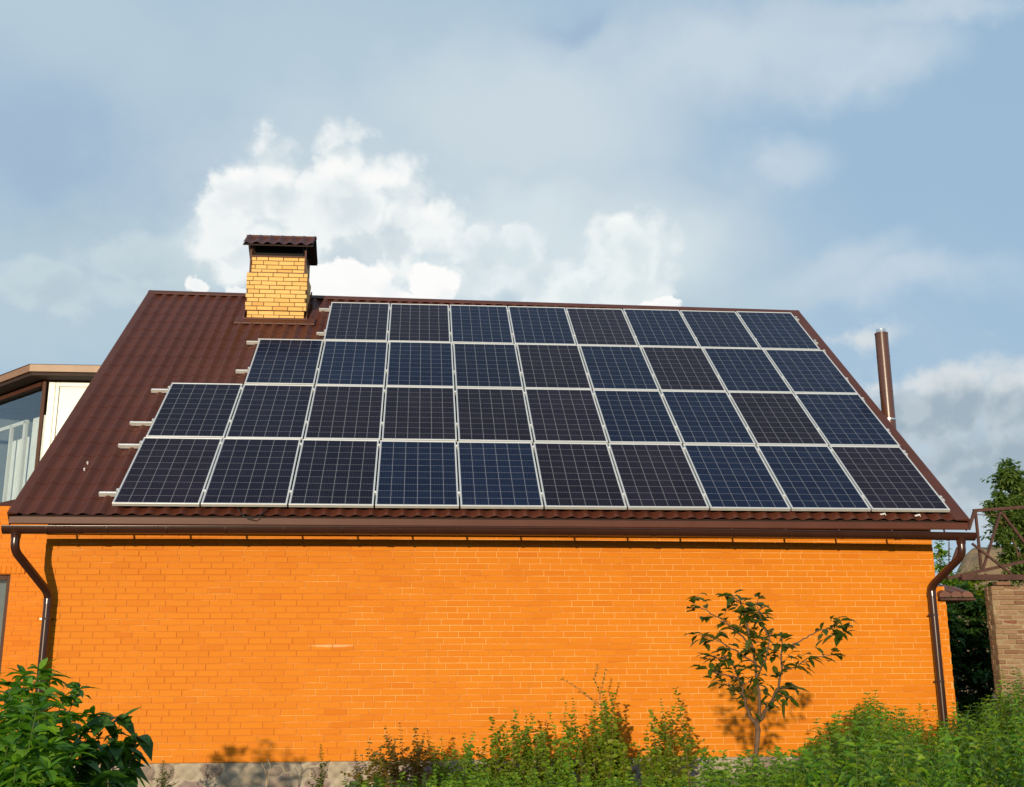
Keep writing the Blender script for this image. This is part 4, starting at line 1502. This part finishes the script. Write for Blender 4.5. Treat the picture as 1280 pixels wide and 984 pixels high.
# --- shrubs along the foot of the wall
def build_wall_shrubs():
    rg = random.Random(37)
    specs = [
        ('low bushy shrub at the left end of the row along the wall', 'leaf_red', [(452, 945), (462, 925), (482, 908), (500, 905), (520, 912), (530, 918), (475, 935), (510, 935), (545, 940), (495, 925), (465, 955)], -1.3, .9),
        ('pale green spindly weeds between the two bushier wall shrubs', 'leaf_weed', [(552, 922), (567, 930), (580, 918), (592, 916), (560, 945), (575, 950), (605, 935), (540, 930), (555, 955), (590, 950)], -1.5, .8),
        ('light green shrub of narrow upright shoots mid wall', 'leaf_yellow', [(615, 898), (640, 902), (645, 891), (658, 897), (630, 925), (622, 930), (605, 925), (650, 930), (672, 915), (636, 948), (660, 950), (620, 955)], -1.4, 1.0),
        ('bright green shrub with one tall thin shoot left of the tallest wall shrub', 'leaf_weed', [(687, 892), (708, 880), (664, 893), (680, 912), (694, 925), (700, 930), (676, 940), (690, 950), (712, 925)], -1.2, 1.0),
        ('tallest shrub by the wall with thin arching reddish shoots', 'leaf_yellow', [(766, 868), (754, 866), (744, 882), (716, 874), (738, 897), (760, 890), (778, 902), (728, 912), (770, 920), (750, 925), (735, 935), (784, 932), (745, 950), (765, 950), (757, 876)], -1.2, 1.1),
        ('slanting yellowish shrub right of the tallest wall shrub', 'leaf_yellow', [(826, 875), (845, 862), (857, 903), (815, 890), (808, 915), (820, 925), (835, 920), (800, 935), (845, 940), (825, 950), (858, 930), (850, 955), (810, 950)], -1.3, 1.0),
    ]
    for (label, mt, tips, Y, k) in specs:
        t = thing('wall_shrub', label, 'shrub', 'shrubs along the foot of the orange wall')
        sm, lm = MB(), MB()
        cx = sum(at(px, py, Y).x for px, py in tips) / len(tips)
        for (px, py) in tips:
            for rep in range(2):
                YY = Y + rg.uniform(-.35, .30)
                sz = rg.uniform(.7, 1.5)
                tip = at(px + (rg.uniform(-9, 9) if rep else 0), py + (rg.uniform(6, 30) if rep else 0), YY)
                base = Vector((cx + (tip.x - cx) * .62 + rg.uniform(-.16, .16), YY + rg.uniform(-.1, .1), GZ))
                stem_plant(sm, lm, rg, base, tip, .0030, .034, .064 * k * sz, .042 * k * sz, 'oval', 2, .30, .06, .3, .40, .25, 1.0)
                # short side twigs
                for q in range(4):
                    f = rg.uniform(.4, .80)
                    p = base.lerp(tip, f)
                    e = p + Vector((rg.uniform(-.20, .20), rg.uniform(-.16, .16), rg.uniform(.04, .17)))
                    stem_plant(sm, lm, rg, p, e, .002, .022, .052 * k, .034 * k, 'oval', 2, .1, .05, .3, .3, .2, 1.0)
        if mt == 'leaf_yellow' and len(tips) == 15:
            # long bare arching shoots with leaves near their ends
            for path in (((770, 905), (750, 885), (725, 862), (703, 849)), ((752, 890), (750, 868), (743, 850), (748, 832)), ((748, 880), (752, 860), (757, 838))):
                pts = interp([at(a, b, Y - .1) for a, b in path], 4)
                sm.tube(pts, .003, 5)
                for p in pts[4:]:
                    for j in range(3):
                        leaf(lm, p, rdir(rg, -.3, .8), UP, rg.uniform(.025, .045), rg.uniform(.016, .026), .2, .25, 'oval')
        sm.build('stem', M['stem_brown'], t)
        lm.build('foliage', M[mt], t)
    # three lone weeds by the plinth
    for (label, px, py, Y, L) in (('dark spiky weed in front of the stone plinth at the left', 204, 953, -1.0, .09), ('tall thin green weed between the plinth shadow and first wall shrub', 401, 932, -1.1, .075)):
        t = thing('lone_weed', label, 'weed')
        sm, lm = MB(), MB()
        tip = at(px, py, Y)
        stem_plant(sm, lm, rg, (tip.x + .03, Y, GZ), tip, .006, .020, L, .022, 'lance', 3, .3, .03, .1, .6, .6)
        for q in range(6):
            p = Vector((tip.x + .03, Y, GZ)).lerp(tip, rg.uniform(.35, .7)); e = p + Vector((rg.uniform(-.14, .14), rg.uniform(-.1, .1), rg.uniform(.06, .16)))
            stem_plant(sm, lm, rg, p, e, .003, .022, L * .8, .02, 'lance', 2, .1, .05, .1, .4, .5)
        sm.build('stem', M['stem_green'], t); lm.build('foliage', M['leaf_dark'], t)
    d = thing('dry_stalk', 'thin dry pale stalk curling in front of the stone plinth', 'weed')
    m_ = MB()
    for path in (((332, 990), (333, 975), (331, 962), (327, 955)), ((333, 975), (337, 965), (344, 957), (352, 957), (356, 966)), ((332, 985), (336, 972), (338, 958), (334, 948))):
        m_.tube(interp([at(a, b, -.9) for a, b in path], 3), .004, 5)
    b0 = at(332, 988, -.9)
    m_.tube([(b0.x, -.9, GZ), b0], .005, 5)
    m_.build('stalk', M['dry_stem'], d)


build_wall_shrubs()


# --- rough weeds: nobody could count them
def topline(px):
    T = [(0, 985), (420, 978), (470, 968), (560, 962), (640, 958), (760, 962), (862, 968), (900, 965), (960, 958), (990, 946), (1015, 918), (1040, 896), (1075, 880), (1100, 884), (1130, 888), (1150, 900), (1175, 905), (1200, 890), (1235, 868), (1260, 855), (1300, 838), (1500, 820)]
    for (a, b), (c, d) in zip(T[:-1], T[1:]):
        if a <= px <= c:
            return b + (d - b) * (px - a) / (c - a)
    return 985


def build_weeds():
    rg = random.Random(41)
    sm, lm = MB(), MB()
    n = 0
    while n < 860:
        px = rg.uniform(985, 1480)
        if px < 1020 and rg.random() < .4: continue
        D = rg.uniform(6.0, 13.2)
        Y = CAM.y + D
        if px > 1195 and rg.random() < .4: Y = rg.uniform(-.5, 3.2)
        y0 = topline(px)
        f = max(0, (11.5 - D) / 6.5)
        py = y0 + (992 - y0) * f * rg.uniform(.5, 1.1) + abs(rg.gauss(0, 9)) - (rg.uniform(4, 26) if rg.random() < .2 else 0)
        tip = at(px, py, Y)
        if Y > -.12 and tip.x < 11.5: continue
        h = tip.z - GZ
        if h < .25 or h > 1.9: continue
        base = Vector((tip.x + rg.uniform(-.12, .12), Y + rg.uniform(-.12, .12), GZ))
        s = rg.uniform(.8, 1.25)
        kind = rg.random()
        lm.k = rg.choice((0, 0, 0, 0, 1, 1, 2))
        if kind < .72:      # nettle-like, leaf pairs at right angles
            stem_plant(sm, lm, rg, base, tip, .0030, .044 * s, .115 * s, .042 * s, 'lance', 3, max(.1, 1 - .75 / h), .06, .55, .45, .25, .8)
        elif kind < .86:    # narrow-leaved upright weed
            stem_plant(sm, lm, rg, base, tip, .0026, .030 * s, .095 * s, .020 * s, 'lance', 3, max(.1, 1 - .75 / h), .06, .3, .5, .75, .5)
        else:               # grass tuft
            for q in range(7):
                d = tip - base + Vector((rg.uniform(-.25, .25), rg.uniform(-.25, .25), rg.uniform(-.2, .05)))
                leaf(lm, base + rdir(rg) * .03, d, rdir(rg), d.length * rg.uniform(.85, 1.05), .013, rg.uniform(.05, .3), .2, 'blade')
        n += 1
    tag(lm.build('weed_leaves', [M['leaf_weed'], M['leaf_yellow'], M['leaf_shrub']]), 'dense knee to waist high green weeds filling the lower right', 'weeds', kind='stuff')
    tag(sm.build('weed_stems', M['stem_green']), 'thin green stems among the dense weeds at the lower right', 'weeds', kind='stuff')
    # undergrowth along the bottom of the picture
    gm, sg = MB(), MB()
    for k in range(900):
        px = rg.uniform(430, 1010)
        D = rg.uniform(8.5, 13.0)
        Y = CAM.y + D
        y0 = topline(px)
        py = y0 + (1000 - y0) * rg.random() ** 1.3 + rg.uniform(0, 8)
        tip = at(px, py, Y)
        if tip.z - GZ < .1: continue
        base = Vector((tip.x + rg.uniform(-.08, .08), Y + rg.uniform(-.08, .08), GZ))
        if rg.random() < .45:
            d = tip - base
            leaf(gm, base, d + Vector((rg.uniform(-.2, .2), rg.uniform(-.2, .2), 0)), rdir(rg), d.length, .014, .05, .2, 'blade')
        else:
            stem_plant(sg, gm, rg, base, tip, .002, .028, .065, .034, 'lance', 3, .30, .05, .4, .4, .15, 1.0)
    for k in range(330):
        px = rg.uniform(878, 1015); Y = CAM.y + rg.uniform(6.6, 8.1)
        tip = at(px, rg.uniform(936, 976), Y)
        base = Vector((tip.x + rg.uniform(-.1, .1), Y, GZ))
        if rg.random() < .6:
            d = tip - base
            leaf(gm, base, d + rdir(rg) * .12, rdir(rg), d.length, .012, rg.uniform(0, .2), .2, 'blade')
        else:
            stem_plant(sg, gm, rg, base, tip, .002, .035, .075, .034, 'lance', 2, .4, .05, .4, .4, .2, .8)
    for k in range(500):
        px = rg.uniform(180, 1010); Y = rg.uniform(-1.6, -.15)
        p = at(px, 990, Y); h = rg.uniform(.05, .16)
        leaf(gm, Vector((p.x, Y, GZ)), Vector((rg.uniform(-.3, .3), rg.uniform(-.3, .3), 1)), rdir(rg), h, .012, .1, .2, 'blade')
    tag(gm.build('undergrowth', M['leaf_weed']), 'low grass and small weeds below the wall shrubs', 'undergrowth', kind='stuff')
    tag(sg.build('undergrowth_stems', M['stem_green']), 'fine stems of the low undergrowth below the wall shrubs', 'undergrowth', kind='stuff')


build_weeds()


# --- background greenery at the right
def bg_tree(name, label, cat, base, h, blobs, mt, L, n, seed, group=None, parts=('trunk', 'crown')):
    rg = random.Random(seed)
    t = thing(name, label, cat, group)
    tm, lm = MB(), MB()
    base = Vector(base)
    top = base + Vector((0, 0, h))
    tm.tube([base, base.lerp(top, .35) + Vector((.1, 0, 0)), base.lerp(top, .75)], [.16 * h / 6, .11 * h / 6, .04 * h / 6], 8)
    tot = sum(b[3] ** 2 for b in blobs)
    for (x, y, z, r) in blobs:
        c = Vector((x, y, z))
        tm.tube([base.lerp(top, .4), base.lerp(top, .5).lerp(c, .5) + rdir(rg) * .1, c + rdir(rg) * r * .4], [.05 * h / 6, .03 * h / 6, .01], 5)
        m = int(n * r * r / tot)
        subs = [(c + rdir(rg) * r * rg.uniform(.35, .95), r * rg.uniform(.18, .36)) for _ in range(14)]
        for k in range(m):
            sc, sr = rg.choice(subs)
            p = sc + rdir(rg) * sr * rg.random() ** .4
            d = rdir(rg, -.6, .6)
            leaf(lm, p, d, UP + rdir(rg) * .6, L * rg.uniform(.7, 1.3), L * .5 * rg.uniform(.7, 1.3), rg.uniform(0, .5), .2, 'oval')
        # loose sprays past the outline
        for k in range(10):
            q = c + rdir(rg) * r; e = q + (q - c).normalized() * r * .35 + Vector((0, 0, .05))
            for f in range(7):
                leaf(lm, q.lerp(e, f / 6), rdir(rg, -.4, .5), UP, L * rg.uniform(.7, 1.2), L * .5, .2, .2, 'oval')
    tm.build(parts[0], M['bark'], t, smooth=60)
    lm.build(parts[1], M[mt], t)


bg_tree('leafy_tree', 'dense green tree rising behind the truss at the right edge', 'tree', (19.4, 12.4, GZ), 6.0,
        [(19.35, 12.2, 5.1, .9), (18.8, 12, 4.6, .65), (19.9, 12.6, 4.6, 1.0), (19.0, 12.2, 3.9, .6), (19.6, 12.3, 3.3, .7), (18.75, 12.1, 3.3, .35), (18.35, 12.0, 4.75, .42), (18.45, 12.0, 4.05, .40), (18.7, 12.1, 5.5, .35), (20.6, 12.6, 5.3, .9), (20.5, 12.6, 3.8, .9)], 'leaf_tree', .14, 19000, 51)
bg_tree('young_tree', 'thin light green sapling seen under the right gutter corner', 'tree', (16.9, 12.2, GZ), 4.4,
        [(16.75, 12.1, 3.75, .22), (16.85, 12.1, 3.35, .28), (17.1, 12.2, 3.0, .30)], 'leaf_weed', .12, 520, 52)
bg_tree('light_bush', 'yellow green bush behind the bottom chord of the truss', 'bush', (18.2, 14.2, GZ), 3.4,
        [(18.3, 14, 3.25, .42), (18.9, 14, 3.05, .40), (17.8, 14.1, 3.0, .45), (19.6, 14.2, 2.9, .5), (19.2, 14.1, 2.5, .5), (18.3, 14.1, 2.6, .6)], 'leaf_yellow', .13, 3000, 53)
bg_tree('dark_bush', 'dark green climber thicket filling the gap beside the orange pier', 'bush', (16.0, 9.4, GZ), 3.0,
        [(15.3, 9.2, 2.25, .45), (15.9, 9.3, 2.3, .50), (16.5, 9.3, 2.2, .5), (15.4, 9.1, 1.6, .55), (16.1, 9.2, 1.5, .6), (15.4, 9.0, .9, .55), (16.1, 9.1, .7, .6), (15.6, 9.0, .2, .6), (16.7, 9.2, 1.2, .6), (14.7, 9.3, 1.2, .6), (14.8, 9.3, .3, .6), (14.8, 9.3, 2.1, .5)], 'leaf_vine', .14, 15000, 54)
